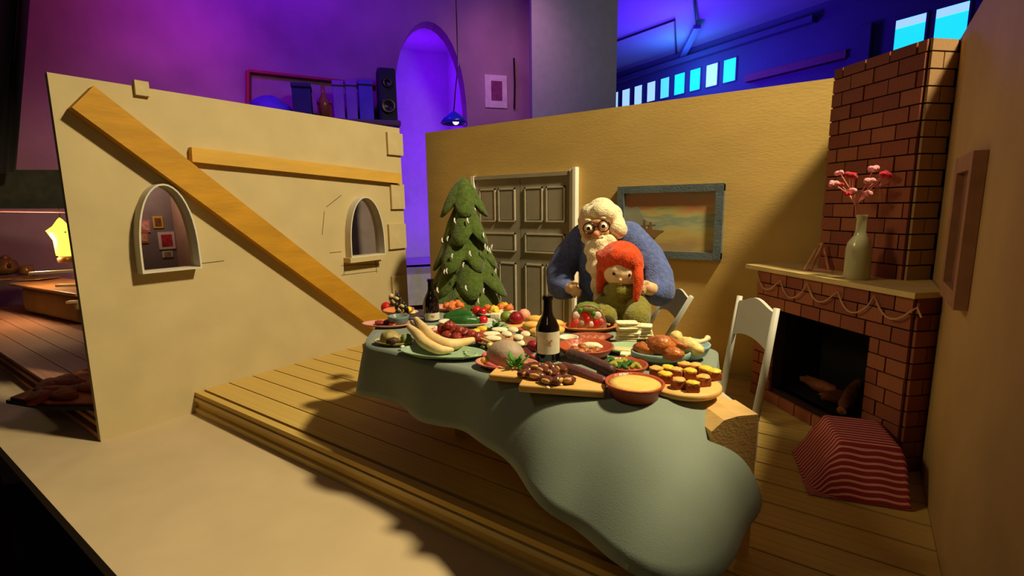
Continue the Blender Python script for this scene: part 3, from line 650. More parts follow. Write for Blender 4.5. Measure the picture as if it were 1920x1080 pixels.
b0, b1 = onball(1113, 427, hcw, hr, .05)-mo, onball(1123, 425, hcw, hr, .05)-mo
obj('glasses_bridge', tube([b0, (b0+b1)/2+Vector((0, 0, .008)), b1], .005, 6), dk, man)
p = onball(1119, 436, hcw, hr, .035); obj('nose', ball(p-mo, .034, (.9, 1.1, 1)), blush, man, True)
p = onball(1119, 412, hcw, hr, -.06); obj('brow', ball(p-mo, .085, (1.1, .9, .55)), dskin, man, True)
for px in (1100, 1140):
    p = onball(px, 440, hcw, hr, -.02); obj('cheek', ball(p-mo, .042), dskin, man, True)
p = onball(1120, 449, hcw, hr, .0); obj('mouth', ball(p-mo, .03, (1.5, .6, .35)), mat('mouth_red', (150, 70, 56), .6), man, True)
# ---- red haired girl
go = Vector((-1.56, 3.78, 0))
girl = thing('person', 'red haired puppet child in olive jumper standing at the table', 'puppet', go)
B = lambda px, py, y: aty(px, py, y)-go
gc = B(1164, 511, 3.72); gr = .132
parts = [ball(gc, gr, (1.10, .95, .90)), chain([(B(1163, 535, 3.74), .06), (B(1162, 560, 3.78), .09), (Vector((0, 0, .7)), .12)])]
for s_ in (-1, 1): parts.append(chain([(Vector((s_*.06, 0, .6)), .07), (Vector((s_*.07, 0, .3)), .055), (Vector((s_*.07, 0, .05)), .045), (Vector((s_*.07, -.08, .04)), .04)]))
for sgn, pts in ((-1, ((1140, 560, 3.74), (1132, 585, 3.64), (1142, 598, 3.53))), (1, ((1186, 562, 3.74), (1198, 586, 3.64), (1190, 600, 3.53)))):
    P = [B(*p) for p in pts]; parts.append(chain(list(zip(P, (.05, .04, .03)))))
    w = P[-1]
    for k in range(4): parts.append(chain([(w, .016), (w+Vector((-.024+.016*k, -.03, -.012)), .012), (w+Vector((-.028+.018*k, -.055, -.028-.004*(k % 2))), .010)]))
    parts.append(chain([(w, .016), (w+Vector((.03*-sgn, -.012, .004)), .013), (w+Vector((.042*-sgn, -.034, -.01)), .011)]))
soft('body', merge(*parts), skinm, girl, .0075, 2)
ju = [chain([(B(1162, 541, 3.70), .098), (B(1161, 550, 3.72), .105)]), chain([(B(1162, 560, 3.78), .13), (B(1162, 580, 3.78), .165), (Vector((0, 0, .6)), .19), (Vector((0, 0, .32)), .22)])]
for pts in (((1138, 560, 3.77), (1130, 580, 3.68), (1134, 596, 3.58)), ((1188, 558, 3.77), (1200, 580, 3.68), (1194, 598, 3.57))):
    ju.append(chain([(B(*p), r) for p, r in zip(pts, (.075, .088, .105))]))
soft('jumper', merge(*ju), olive, girl, .011, 3)
cp_ = B(1162, 545, 3.70)
obj('collar', [(cp_.x+(.098+.046*math.cos(b))*math.cos(a)*1.05, cp_.y+(.085+.046*math.cos(b))*math.sin(a)+.035, cp_.z+.052*math.sin(b)) for a in [2*PI*i/28 for i in range(28)] for b in [2*PI*j/12 for j in range(12)]] and ([(cp_.x+(.098+.046*math.cos(b))*math.cos(a)*1.05, cp_.y+(.085+.046*math.cos(b))*math.sin(a)+.035, cp_.z+.052*math.sin(b)) for a in [2*PI*i/28 for i in range(28)] for b in [2*PI*j/12 for j in range(12)]], [(i*12+j, ((i+1) % 28)*12+j, ((i+1) % 28)*12+(j+1) % 12, i*12+(j+1) % 12) for i in range(28) for j in range(12)]), olive, girl, True)
for px, py in ((1190, 604), (1140, 602)):
    p = B(px, py, 3.50); obj('cuff_opening', ball(p, .058, (1, .5, .75)), mat('shaded_cuff', (66, 62, 26), .95), girl, True)  # darkened olive ball paints the shade inside the sleeve end
hs = [(1163, 494, 3.80, 40), (1140, 488, 3.72, 17), (1158, 483, 3.69, 19), (1178, 487, 3.69, 18), (1192, 498, 3.72, 14), (1130, 500, 3.72, 12), (1127, 482, 3.72, 9), (1124, 476, 3.74, 7)]
hair = [ball(B(x, y, Y), r*.0047) for x, y, Y, r in hs]
hair.append(chain([(B(1132, 500, 3.70), .05), (B(1128, 522, 3.68), .048), (B(1124, 545, 3.68), .03)]))
hair.append(chain([(B(1195, 505, 3.70), .045), (B(1198, 525, 3.66), .04), (B(1195, 545, 3.64), .036), (B(1192, 563, 3.63), .024)]))
soft('hair', merge(*hair), red, girl, .011, 5)
gcw = gc+go
for px, py in ((1151, 513), (1180, 516)):
    p = onball(px, py, gcw, gr*1.0); obj('eye', ball(p-go, .0125, (1, .8, 1.2)), dk, girl, True)
p = onball(1163, 525, gcw, gr*1.0); obj('nose', ball(p-go, .013), skinm, girl, True)
p = onball(1162, 533, gcw, gr*.99); obj('mouth', ball(p-go, .012, (1.6, .6, .3)), blush, girl, True)
# ---- felt christmas tree
ty = 4.60
to = aty(876, 560, ty); to.z = 0
tree = thing('felt_tree', 'drooping green felt fir tree with silver tinsel beside the grey door', 'tree', to)
obj('trunk', lathe([(.05, 0), (.045, 1.0), (.02, 1.85)], 10), mat('dark_trunk', (66, 44, 26), .9), tree, True)
obj('stand', lathe([(0, 0), (.22, 0), (.22, .04), (.06, .06), (0, .06)], 16), mat('dark_trunk', (66, 44, 26), .9), tree)
zz = lambda py: aty(872, py, ty).z
tiers = [(332, 402, .235, 4), (372, 452, .29, 5), (412, 500, .36, 6), (456, 545, .44, 6), (500, 592, .52, 7), (546, 640, .56, 8)]
tilt = aty(868, 332, ty).x-to.x
def tier(z1, z0, r, n, ph):
    V, F = [], []; seg = n*8; rows = 8
    for j in range(rows+1):
        f_ = j/rows
        for i in range(seg):
            a = 2*PI*i/seg; w = abs(math.sin(a*n/2+ph)); sp_ = w**.7
            rr = .012+(r*(.66+.38*sp_)*(1+.14*math.sin(2*a+ph*2)))*f_**.85
            z = z1-(z1-z0)*(f_**1.1)*(.70+.36*sp_*f_)
            V.append((rr*math.cos(a)+.012*noise.noise(Vector((a*3, j, ph))), rr*math.sin(a), z))
    for j in range(rows):
        for i in range(seg): F.append((j*seg+i, j*seg+(i+1) % seg, (j+1)*seg+(i+1) % seg, (j+1)*seg+i))
    return V, F
for i, (y1, y0, r, n) in enumerate(tiers):
    z1, z0 = zz(y1)+(.02 if i else 0), zz(y0)
    o = obj('branch_tier', mv(tier(z1, z0, r, n, i*1.3), x=tilt*(1-i/6)), greenf, tree, True)
    s = o.modifiers.new('thick', 'SOLIDIFY'); s.thickness = .028; s.offset = -1
tin = mat('silver_tinsel', (240, 238, 232), .2, .05, spec=.8, coat=.5)
for i, (px, py) in enumerate(((853, 408), (830, 444), (842, 440), (876, 408), (880, 466), (908, 455), (912, 460), (916, 463), (922, 458), (836, 498), (840, 496), (873, 524), (823, 530), (838, 554), (895, 546), (886, 562), (918, 566), (905, 435), (850, 470), (928, 500), (870, 485), (905, 530))):
    ax_ = aty(870+.04*(py-332), py, ty); Rz = .07+.50*(py-332)/260; lat = (px-(870+.04*(py-332)))*mpp(ax_)
    tow = Vector((EYE.x-ax_.x, EYE.y-ax_.y, 0)).normalized(); sd_ = Vector((-tow.y, tow.x, 0))
    p = ax_+sd_*lat+tow*(math.sqrt(max(.002, Rz*Rz-lat*lat))+.03)-to; a = R.uniform(-.6, .6)
    obj('tinsel', tube([p, p+Vector((.02*math.sin(a), -.01, -.035)), p+Vector((.04*math.sin(a)+.01, -.005, -.06))], [.009, .011, .005], 5), tin, tree)
print('puppets ok')
# ================================================================== the feast
def T(px, py, h=0): return atz(px, py, TZ+h)
def lobj(name, label, cat, m, material, P, rz=0, group=None, smooth=True, **k):
    return tag(obj(name, m, material, None, smooth, loc=P, rot=(0, 0, rz), **k), label, cat, group)
def plate(name, label, px, py, wpx, material, oval=.8, rz=.6, h=.022, cat='plate', rim=.03):
    P = T(px, py); r = wpx/2*mpp(P)
    pr = [(0, 0), (r*.62, 0), (r*.70, .004), (r*.97, h), (r, h+.004), (r*.985, h+.009), (r*.93, h+.006), (r*.70, .013), (0, .011)]
    return lobj(name, label, cat, sc(lathe(pr, 36), 1, oval, 1), material, P+Vector((0, 0, .001)), rz), P, r
def bowl(name, label, px, py, wpx, material, h=.07, cat='bowl', foot=.55, wall=.014):
    P = T(px, py); r = wpx/2*mpp(P)
    pr = [(0, 0), (r*foot, 0), (r*.82, h*.35), (r*.97, h*.8), (r, h*.97), (r-.004, h), (r-wall, h*.97), (r*.80, h*.42), (r*foot*.9, .014), (0, .012)]
    return lobj(name, label, cat, lathe(pr, 32), material, P+Vector((0, 0, .001)), 0), P, r
def lump(name, label, cat, px, py, h, a, b, c_, material, rz=0, nz=.12, ns=3, group=None, seed=0, flat=None, m=None):
    P = T(px, py, h); s_ = mpp(P)
    return lobj(name, label, cat, ell(a*s_, b*s_, c_*s_, 18, 12, nz, ns, seed, flat), material, P, rz, group)
def roll(name, label, cat, pts, rad, material, group=None, n=12):
    P = [T(x, y, h) for x, y, h in pts]; c0 = P[len(P)//2].copy()
    s_ = mpp(c0)
    Q = []; RR = []
    for i in range(len(P)-1):                              # catmull-rom through the points
        p0, p1, p2, p3 = P[max(i-1, 0)], P[i], P[i+1], P[min(i+2, len(P)-1)]
        for k in range(6):
            f_ = k/6; Q.append(.5*((2*p1)+(p2-p0)*f_+(2*p0-5*p1+4*p2-p3)*f_*f_+(3*p1-p0-3*p2+p3)*f_**3)-c0); RR.append((rad[i]*(1-f_)+rad[i+1]*f_)*s_)
    Q.append(P[-1]-c0); RR.append(rad[-1]*s_)
    d0, d1 = (Q[0]-Q[1]).normalized(), (Q[-1]-Q[-2]).normalized()
    Q = [Q[0]+d0*RR[0]*.8, Q[0]+d0*RR[0]*.5]+Q+[Q[-1]+d1*RR[-1]*.5, Q[-1]+d1*RR[-1]*.8]; RR = [RR[0]*.3, RR[0]*.75]+RR+[RR[-1]*.75, RR[-1]*.3]
    return lobj(name, label, cat, tube(Q, RR, n), material, c0, 0, group)
# colours of the food
crust = clay('bread_crust', (226, 190, 122), .6, .15, 8, .15, (236, 206, 146)); meat = clay('red_meat', (140, 44, 28), .35, .3, 20, .4); brown = clay('roast_brown', (160, 74, 34), .35, .35, 14, .4, (206, 124, 56))
dmeat = clay('dark_sausage', (74, 42, 40), .5, .2, 14, .3); cuke = clay('cucumber_green', (44, 92, 32), .35, .25, 14, .2); tom = clay('tomato_red', (196, 30, 28), .25, .1)
pale = clay('pale_cheese', (236, 226, 186), .5, .05); yel = clay('egg_yellow', (236, 190, 50), .45, .2, 16, .2); org = clay('fried_orange', (222, 120, 56), .5, .3, 20, .5)
leafg = clay('herb_green', (70, 134, 40), .6, .3, 30, .2); grap = mat('black_grape', (44, 34, 22), .15, .3, spec=.6); pea = clay('peach_pink', (232, 160, 130), .5, .1); poms = clay('pomegranate_red', (140, 20, 34), .35, .15)
grapple = clay('green_apple', (116, 138, 50), .4, .2); greym = clay('boiled_ham', (166, 142, 118), .55, .15, 8, .2); pinkm = clay('pink_radish', (206, 92, 88), .4, .2); pick = clay('pickled_pepper', (150, 150, 44), .35, .2); boneM = clay('bone', (228, 204, 156), .5, .06)
pchick = clay('boiled_chicken', (222, 196, 120), .5, .2, 12, .3); cake = clay('honey_cake', (150, 74, 44), .6, .2, 20, .3); date = clay('glossy_brown', (104, 54, 34), .25, .3, 12, .2)
# -- far left end
plate('oval_plate', 'pink oval plate at the far left end of the table', 726, 612, 96, pinkc, .55, .5)
for i, (x, y) in enumerate(((712, 605), (728, 603), (738, 608))):
    lump('meat_slice', ('leftmost', 'middle', 'rightmost')[i]+' curled dark meat slice on the pink oval plate', 'meat', x, y, .03, 11, 9, 4, meat, i, .3, group='slices on the pink plate', seed=i)
fb1, P, r = bowl('fruit_bowl', 'small orange bowl holding black grapes beside the cream wall', 748, 592, 58, orangec, .06)
lump('apple', 'red apple left of the black grapes', 'apple', 724, 577, .03, 10, 10, 11, tom, nz=.05)
for i, (x, y, n_, lb) in enumerate(((742, 568, 26, 'taller bunch of glossy black grapes in the orange bowl'), (752, 582, 20, 'lower bunch of glossy black grapes spilling over the orange bowl'))):
    P = T(x, y, .07); s_ = mpp(P); t = thing('grape_bunch', lb, 'grapes', P, 0, 'black grapes')
    for k in range(n_):
        a, q = k*2.4, (k % 7)/7; p = Vector((math.cos(a)*13*s_*(1-.4*q), math.sin(a)*10*s_*(1-.4*q), (q*24-7)*s_)); g_ = obj('grape', ball((0, 0, 0), 4.6*s_), grap if k % 5 else clay('pale_grape', (206, 190, 130), .2), t, True, loc=p)
    obj('stalk', tube([(0, 0, 10*s_), (2*s_, 0, 24*s_)], 1.2*s_, 6), mat('vine_stalk', (110, 90, 50), .9), t)
plate('saucer', 'small white saucer under the half lemon', 768, 590, 36, whitec, .8, 0)
lump('half_lemon', 'bright yellow half lemon on the white saucer', 'lemon', 766, 584, .02, 12, 10, 9, clay('lemon_yellow', (240, 210, 30), .4, .1), flat=.3)
bowl('small_bowl', 'small grey blue bowl behind the long loaves', 748, 612, 40, clay('grey_blue_ceramic', (112, 130, 124), .35), .09)
plate('leaf_dish', 'yellow green leaf shaped dish at the front left table corner', 738, 646, 78, clay('yellow_green_glaze', (186, 176, 96), .4), .6, .3)
lump('stuffed_roast', 'brown stuffed roast on the yellow green dish', 'meat', 733, 634, .05, 22, 16, 15, clay('stuffed_brown', (150, 120, 70), .5, .4, 6, .3, (196, 180, 110)), .3, .15, seed=3)
lump('dark_filling', 'dark hollow filling in front of the brown roast', 'meat', 736, 640, .04, 13, 9, 9, clay('dark_filling_clay', (76, 50, 30), .6, .3), .3, .15, seed=5)
lump('cabbage_leaf', 'mottled green cabbage lump right of the brown roast', 'vegetable', 762, 640, .03, 11, 11, 14, clay('cabbage', (166, 170, 96), .5, .4, 20, .4, (120, 150, 80)), nz=.2, seed=6)
for i, (x, y) in enumerate(((755, 652), (764, 655))): lump('garlic', ('left', 'right')[i]+' little white garlic bulb at the front left corner', 'garlic', x, y, .02, 5, 5, 5, whitec, nz=.1, group='garlic bulbs')
plate('green_platter', 'large pale green oval platter under the long loaves', 830, 668, 172, greenc, .46, .35, .03, 'platter')
roll('long_loaf', 'nearer long curved loaf lying on the green platter', 'bread', ((766, 612, .11), (782, 626, .10), (796, 642, .075), (822, 655, .05), (848, 656, .04)), (5, 9.5, 11, 9.5, 4), crust, 'long curved loaves')
roll('long_loaf', 'farther long curved loaf ending in a broad tip', 'bread', ((780, 598, .13), (798, 618, .11), (812, 634, .085), (845, 646, .06), (890, 637, .05)), (5, 9, 10.5, 11, 5.5), crust, 'long curved loaves')
roll('long_loaf', 'short grey loaf wedged behind the two long loaves', 'bread', ((772, 603, .11), (786, 616, .09), (797, 630, .07)), (4, 7, 6), clay('grey_loaf', (150, 142, 118), .6), 'long curved loaves')
for i in range(12):
    x, y = 868+R.uniform(0, 34), 656+R.uniform(0, 18)
    P = T(x, y, .022); s_ = mpp(P); lobj('herb_leaf', 'pale herb leaf at the right end of the green platter', 'herb', ell(9*s_, 3*s_, 1.6*s_, 10, 6, .2, 3, i), clay('pale_herb', (160, 184, 120), .5, .2), P, R.uniform(0, 3), 'herb leaves on the green platter')
# -- back left
plate('round_plate', 'brown plate under the red meat skewer', 862, 634, 122, terra, .6, .5)
for i, (x, y, h) in enumerate(((830, 618, .07), (842, 612, .10), (852, 622, .07), (838, 630, .05), (862, 622, .08), (873, 626, .07), (856, 634, .05), (884, 629, .07), (896, 633, .06), (876, 638, .04))):
    lump('meat_chunk', 'glossy red chunk of grilled meat piled on the brown plate', 'meat', x, y, h, 12, 10, 10, meat, i, .3, 3, 'grilled meat chunks', i)
roll('skewer', 'wooden skewer sticking out of the grilled meat towards the ham', 'skewer', ((900, 634, .06), (930, 646, .05)), (2.2, 2), boardw)
def bottle(name, label, px, py, hpx, rpx, label_z, band=None):
    P = T(px, py); s_ = mpp(P); r = rpx*s_; h = hpx*s_
    t = thing(name, label, 'bottle', P+Vector((0, 0, .001)))
    obj('glass', lathe([(0, 0), (r*.9, 0), (r, .006), (r, h*.44), (r*.96, h*.52), (r*.72, h*.62), (r*.46, h*.70), (r*.40, h*.78), (r*.38, h*.93), (r*.46, h*.935), (r*.46, h*.975), (r*.40, h), (0, h)], 32), blackg, t, 'auto')
    z0, z1 = label_z; V, F = [], []; n = 20
    face = math.atan2(EYE.y-P.y, EYE.x-P.x)+.15
    for j in (0, 1):
        for i in range(n+1): a = face-1.15+2.3*i/n; V.append(((r+.0012)*math.cos(a), (r+.0012)*math.sin(a), (z0, z1)[j]*h))
    F = [(i, i+1, n+2+i, n+1+i) for i in range(n)]
    lb = obj('paper_label', (V, F), labelm, t, True)
    em = mat('label_emblem', (196, 120, 60), .8, .3, 60)
    for da, dz, w, hh in ((-.18, .62, .10, .05), (.0, .55, .16, .12), (.16, .64, .1, .06), (.05, .42, .12, .05), (-.1, .46, .07, .07)):
        a = face+da; z = (z0+(z1-z0)*dz)*h; V = []; 
        for j in (-1, 1):
            for i in range(5): b = a+(i-2)*w*.35; V.append(((r+.0022)*math.cos(b), (r+.0022)*math.sin(b), z+j*hh*h*.16))
        obj('emblem', (V, [(i, i+1, 6+i, 5+i) for i in range(4)]), em, lb)
    return t
bottle('wine_bottle', 'dark wine bottle standing in front of the felt tree', 810, 602, 80, 14.5, (.05, .22))
P = T(795, 600); s_ = mpp(P); t = thing('small_jug', 'little pinkish jug beside the dark bottle at the tree', 'jug', P+Vector((-.05, .12, .001)))
obj('body', lathe([(0, 0), (9*s_, 0), (12*s_, 8*s_), (9*s_, 20*s_), (6*s_, 28*s_), (8*s_, 33*s_), (6*s_, 33*s_), (0, 26*s_)], 20), pinkc, t, True)
obj('handle', tube([(-8*s_, 0, 26*s_), (-15*s_, 0, 24*s_), (-15*s_, 0, 14*s_), (-10*s_, 0, 9*s_)], 1.6*s_, 6), pinkc, t, True)
plate('salad_plate', 'pale plate of pink salad left of the meat skewer', 808, 622, 50, whitec, .7, .4)
for i in range(6):
    lump('salad_leaf', 'pink and cream scrap of salad behind the long loaves', 'salad', 798+i*5, 615+(i*7) % 9, .025, 6, 4, 4, (pea, pale, pinkm)[i % 3], i, .3, group='salad scraps', seed=i)
plate('white_plate', 'white oval plate holding two cucumbers and a tomato', 876, 610, 108, whitec, .6, .55, .03)
roll('cucumber', 'farther dark green cucumber on the white plate', 'cucumber', ((836, 594, .05), (860, 590, .06), (886, 594, .05)), (6, 11, 7), cuke, 'cucumbers')
roll('cucumber', 'nearer dark green cucumber on the white plate', 'cucumber', ((848, 603, .045), (872, 602, .05), (893, 602, .045)), (8, 11.5, 8), cuke, 'cucumbers')
for i, (x, y, r_, lb) in enumerate(((906, 600, 9, 'red tomato beside the cucumbers on the white plate'), (894, 582, 9.5, 'red tomato behind the cucumbers'), (905, 584, 8, 'small red tomato touching the fried yellow pieces'))):
    lump('tomato', lb, 'tomato', x, y, .045, r_, r_, r_*.9, tom, nz=.04, group='tomatoes', seed=i)
plate('pink_dish', 'pink dish of orange shrimp rolls beside the tree', 838, 582, 62, pinkc, .7, .3, .03)
for i, (x, y) in enumerate(((838, 574), (848, 571), (858, 569), (846, 577), (862, 573))): lump('fried_roll', 'knobbly orange fried roll on the pink dish', 'fritter', x, y, .05, 8.5, 7, 7, org, i, .3, 5, 'orange fried rolls', i)
plate('far_plate', 'pale plate under the yellow fried pieces', 935, 592, 80, whitec, .7, .4)
for i, (x, y, a) in enumerate(((914, 578, 9), (926, 580, 10), (938, 576, 8), (946, 574, 9), (955, 578, 8), (930, 585, 8))): lump('fried_piece', 'curled yellow fried piece on the far pale plate', 'fritter', x, y, .045, a, 6, 7, yel if i % 2 else org, i, .45, 4, 'curled yellow fried pieces', i)
P = T(929, 598, .0); lobj('cheese_block', 'pale cheese block in front of the fried pieces', 'cheese', mv(rbox(.085, .07, .05, .008), z=.026), pale, P, .5)
P = T(965, 612); lobj('fruit_board', 'thin tan board under the pomegranate and green apple', 'board', mv(rbox(.34, .2, .02, .008), z=.011), boardw, P, .35)
lump('green_apple', 'dull green apple left of the pomegranate', 'apple', 950, 594, .055, 12, 12, 11, grapple, nz=.05)
p = lump('pomegranate', 'deep red pomegranate on the tan board', 'pomegranate', 968, 597, .06, 14, 14, 13.5, poms, nz=.05)
lump('peach', 'pink peach behind the pomegranate', 'peach', 983, 591, .06, 12, 12, 12, pea, nz=.04)
plate('bun_plate', 'brown plate stacked with yellow buns behind the front bottle', 1012, 624, 84, terra, .7, .4)
for i, (x, y, h) in enumerate(((1004, 600, .09), (998, 611, .07), (1010, 622, .05), (1040, 608, .06), (1022, 598, .07), (1044, 620, .05))): lump('yellow_bun', ('uppermost yellow bun on the brown plate', 'middle yellow bun left of the front bottle', 'lowest yellow bun left of the front bottle', 'upper yellow bun right of the bottle neck', 'yellow bun hidden behind the bottle neck', 'lower yellow bun right of the front bottle')[i], 'bun', x, y, h, 19, 10, 9, clay('yellow_bun', (232, 176, 84), .5, .2, 8, .1), .3+i*.2, .06, group='yellow buns', seed=i)
# -- centre
plate('walnut_plate', 'brown plate of white aubergine rolls in the middle of the table', 952, 648, 122, clay('brown_glaze', (150, 104, 66), .4), .62, .5, .03)
lump('walnut_paste', 'mound of brown walnut paste under the white slices', 'paste', 950, 640, .03, 34, 22, 14, clay('walnut_clay', (170, 124, 80), .7, .3, 20, .4), .5, .2, flat=.2)
for i, (x, y, h, a) in enumerate(((922, 626, .075, .5), (937, 618, .075, .3), (950, 626, .085, -.5), (962, 618, .085, -.5), (972, 632, .075, -.6), (985, 626, .07, -.6), (925, 634, .065, .2), (975, 643, .05, -.6))):
    P = T(x, y, h); s_ = mpp(P); lobj('white_slice', 'white oval slice laid on the brown walnut paste', 'cheese', xf(ell(17*s_, 8*s_, 3.2*s_, 14, 8, .05, 2, i), Matrix.Rotation(.35, 4, 'X')), pale, P, a, 'white oval slices')
bottle('wine_bottle', 'tall dark wine bottle with cream label at the front of the table', 1027, 674, 122, 22.5, (.13, .47))
plate('pink_plate', 'pink plate holding the boiled ham and herbs', 950, 690, 122, clay('salmon_glaze', (206, 128, 100), .35), .62, .35, .03)
lump('boiled_ham', 'large grey boiled ham on the pink plate', 'meat', 948, 666, .06, 37, 28, 29, greym, .3, .08, 3, seed=2)
for i, (a, b) in enumerate((((915, 684, .03), (940, 694, .03)), ((985, 656, .05), (1000, 668, .04)), ((908, 668, .03), (918, 660, .035)))): roll('radish', ('long pink radish at the front of the ham', 'reddish radish between ham and bottle', 'short pink radish left of the ham')[i], 'radish', (a, b), (6, 4), pinkm, 'pink radishes')
lump('potato', 'small yellow potato at the front left of the ham', 'potato', 910, 676, .03, 9, 8, 7, clay('potato_yellow', (220, 184, 70), .5), nz=.08, group='potatoes')
lump('potato', 'small pale potato behind the left of the ham', 'potato', 919, 648, .04, 7, 6, 6, clay('potato_pale', (226, 210, 120), .5), nz=.08, group='potatoes')
P = T(967, 690, .04); s_ = mpp(P); t = thing('herb_bunch', 'bright green bunch of parsley leaning on the ham', 'herbs', P)
for i in range(40):
    a, e_ = R.uniform(0, 2*PI), R.uniform(.1, 1.2); l = R.uniform(10, 24)*s_; d = Vector((math.cos(a)*math.cos(e_), math.sin(a)*math.cos(e_), math.sin(e_)))
    obj('leaf', xf(ell(l*.5, 4*s_, 1.4*s_, 8, 5, .2, 3, i), Matrix.Translation(d*l) @ d.to_track_quat('X', 'Z').to_matrix().to_4x4()), leafg, t, True)
lump('beetroot', 'dark red beetroot behind the front bottle', 'beetroot', 1000, 648, .04, 13, 11, 10, poms, nz=.1)
plate('orange_dish', 'long orange dish under the jelly dome', 1103, 619, 110, orangec, .6, .6, .032, 'dish')
P = T(1102, 612, .012); s_ = mpp(P); face = math.atan2(-P.y, -P.x)-PI/2
t = thing('aspic_dome', 'domed slice of clear jelly with red and white pieces', 'aspic', P, face+PI)
def half(r, th, sq=1.25, n=20):
    pts = [(r*math.cos(PI*k/n), r*sq*math.sin(PI*k/n)) for k in range(n+1)]; m_ = len(pts)
    return [(x, -th, z) for x, z in pts]+[(x, th, z) for x, z in pts], [tuple(range(m_)), tuple(reversed(range(m_, 2*m_)))]+[(i, (i+1) % m_, m_+(i+1) % m_, m_+i) for i in range(m_)]
rd = 35*s_
obj('jelly', half(rd, .07), clay('jelly_pink', (166, 122, 106), .2, .2, 20), t, 'auto')
cap = [(x*.9, y, z*.0+z*1.04) for x, y, z in half(rd, .062)[0]]
obj('herb_top', sc(mv(ell(rd*.70, .085, rd*.36, 18, 10, .1, 3, 1), y=.0, z=rd*.98), 1, 1, 1), clay('aspic_herb', (110, 122, 48), .4, .3, 20), t, True)
sd = -1
for i, (x, z, r_, c_) in enumerate(((-.62, .35, .15, pinkm), (-.6, .7, .16, whitec), (-.32, .28, .13, greym), (-.15, .75, .17, tom), (-.02, .45, .13, tom), (.2, .25, .12, whitec), (.3, .8, .12, leafg), (.5, .7, .17, whitec), (.45, .3, .16, tom), (.68, .4, .12, pinkm), (-.38, .95, .12, leafg), (.1, 1.0, .12, tom), (-.78, .18, .1, tom))):
    obj('jelly_piece', mv(ell(rd*r_*1.2, .010, rd*r_*1.25, 12, 8, .2, 3, i), x=x*rd, y=-.07, z=z*rd), c_, t, True)
    obj('jelly_piece', mv(ell(rd*r_*1.2, .010, rd*r_*1.25, 12, 8, .2, 3, i), x=x*rd, y=.07, z=z*rd), c_, t, True)
plate('bean_plate', 'brown plate of small sausages in front of the jelly dome', 1108, 638, 84, clay('rust_glaze', (150, 72, 46), .4), .62, .5, .025)
for i in range(7): roll('small_sausage', 'small pink brown sausage on the plate before the jelly dome', 'sausage', ((1082+i*7, 630+(i*5) % 11, .035), (1094+i*6, 634+(i*5) % 10, .035)), (6, 6), clay('sausage_pink', (176, 104, 78), .4, .2), 'small sausages')
bowl('sauce_bowl', 'small white bowl of creamy sauce right of the front bottle', 1066, 650, 38, whitec, .07)
lump('creamy_sauce', 'creamy sauce with herbs filling the small white bowl', 'sauce', 1066, 638, .025, 15.5, 15.5, 4, clay('sauce', (226, 220, 176), .4, .2, 30), nz=.05)
bowl('clay_bowl', 'wide terracotta bowl of meat and cheese behind the dark sausages', 1098, 668, 104, terra, .075)
lump('cheese_wedge', 'pale cheese wedge in the wide terracotta bowl', 'cheese', 1108, 650, .06, 22, 9, 9, pale, .4, .1, 2, flat=.3)
for i, (x, y) in enumerate(((1078, 655), (1088, 660), (1098, 658), (1070, 660), (1108, 662), (1118, 657), (1092, 651))): lump('stew_piece', 'brown stew piece in the wide terracotta bowl', 'meat', x, y, .06, 10, 8, 7, brown, i, .25, group='stew pieces', seed=i)
# -- boards and front row
def board(name, label, a, b, depth_, th, h0=0):
    A_, B_ = T(*a, h0), T(*b, h0); m_ = (A_+B_)/2; d = B_-A_; rz_ = math.atan2(d.y, d.x)
    return lobj(name, label, 'board', mv(rbox(d.length, depth_, th, .012, 3), y=depth_/2, z=th/2+.001), boardw, m_, rz_, smooth='auto')
board('cutting_board', 'small wooden board under the front of the ham plate', (916, 714), (1000, 722), .16, .038)
board('cutting_board', 'long wooden board carrying brown mushrooms at the table front', (972, 736), (1134, 748), .20, .042)
for i, (x, y, h, a, l) in enumerate(((988, 692, .07, 2.4, 15), (1004, 688, .085, .4, 16), (1018, 694, .08, -.3, 16), (1004, 704, .065, .3, 17), (1026, 714, .06, .1, 16), (1040, 700, .075, -.7, 15), (1052, 692, .08, -.5, 15), (1046, 713, .065, 1.4, 12), (1063, 712, .065, .6, 14), (1030, 688, .09, -.4, 13), (984, 701, .06, .8, 12))):
    P = T(x, y, h); s_ = mpp(P); t = thing('mushroom', 'glossy brown mushroom in the heap on the long board', 'mushroom', P, a, 'brown mushrooms')
    obj('cap', ell(l*1.25*s_, 10*s_, 9.5*s_, 16, 10, .15, 3, i), date, t, True)
    obj('cut_face', mv(ell(l*.6*s_, 3*s_, 5*s_, 12, 8), y=-8*s_, z=2*s_), clay('mushroom_flesh', (206, 158, 92), .5, .2), t, True)
for i, (x, y) in enumerate(((1027, 727), (1052, 722))): lump('bone_piece', ('left', 'right')[i]+' little white crumb in front of the mushrooms', 'crumb', x, y, .046, 4.5, 3, 3, boneM, i, .3, group='crumbs')
roll('dark_sausage', 'upper thick dark sausage lying across the table front', 'sausage', ((1070, 664, .07), (1108, 678, .065), (1145, 694, .055)), (11, 12, 11), dmeat, 'dark sausages')
roll('dark_sausage', 'lower reddish dark sausage beside the mushroom board', 'sausage', ((1058, 688, .05), (1095, 702, .05), (1132, 716, .045)), (10, 11, 10), clay('reddish_sausage', (92, 46, 40), .45, .2), 'dark sausages')
bowl('pepper_bowl', 'terracotta bowl of pickled green peppers', 1172, 700, 84, terra, .06)
for i, (x, y) in enumerate(((1145, 678), (1158, 682), (1170, 680), (1182, 684), (1192, 688), (1150, 686), (1166, 688))): roll('pickled_pepper', 'curved yellow green pickled pepper in the terracotta bowl', 'pepper', ((x-8, y+1, .055), (x, y-4, .065), (x+9, y+3, .055)), (4, 6, 4), pick if i % 3 else cuke, 'pickled peppers')
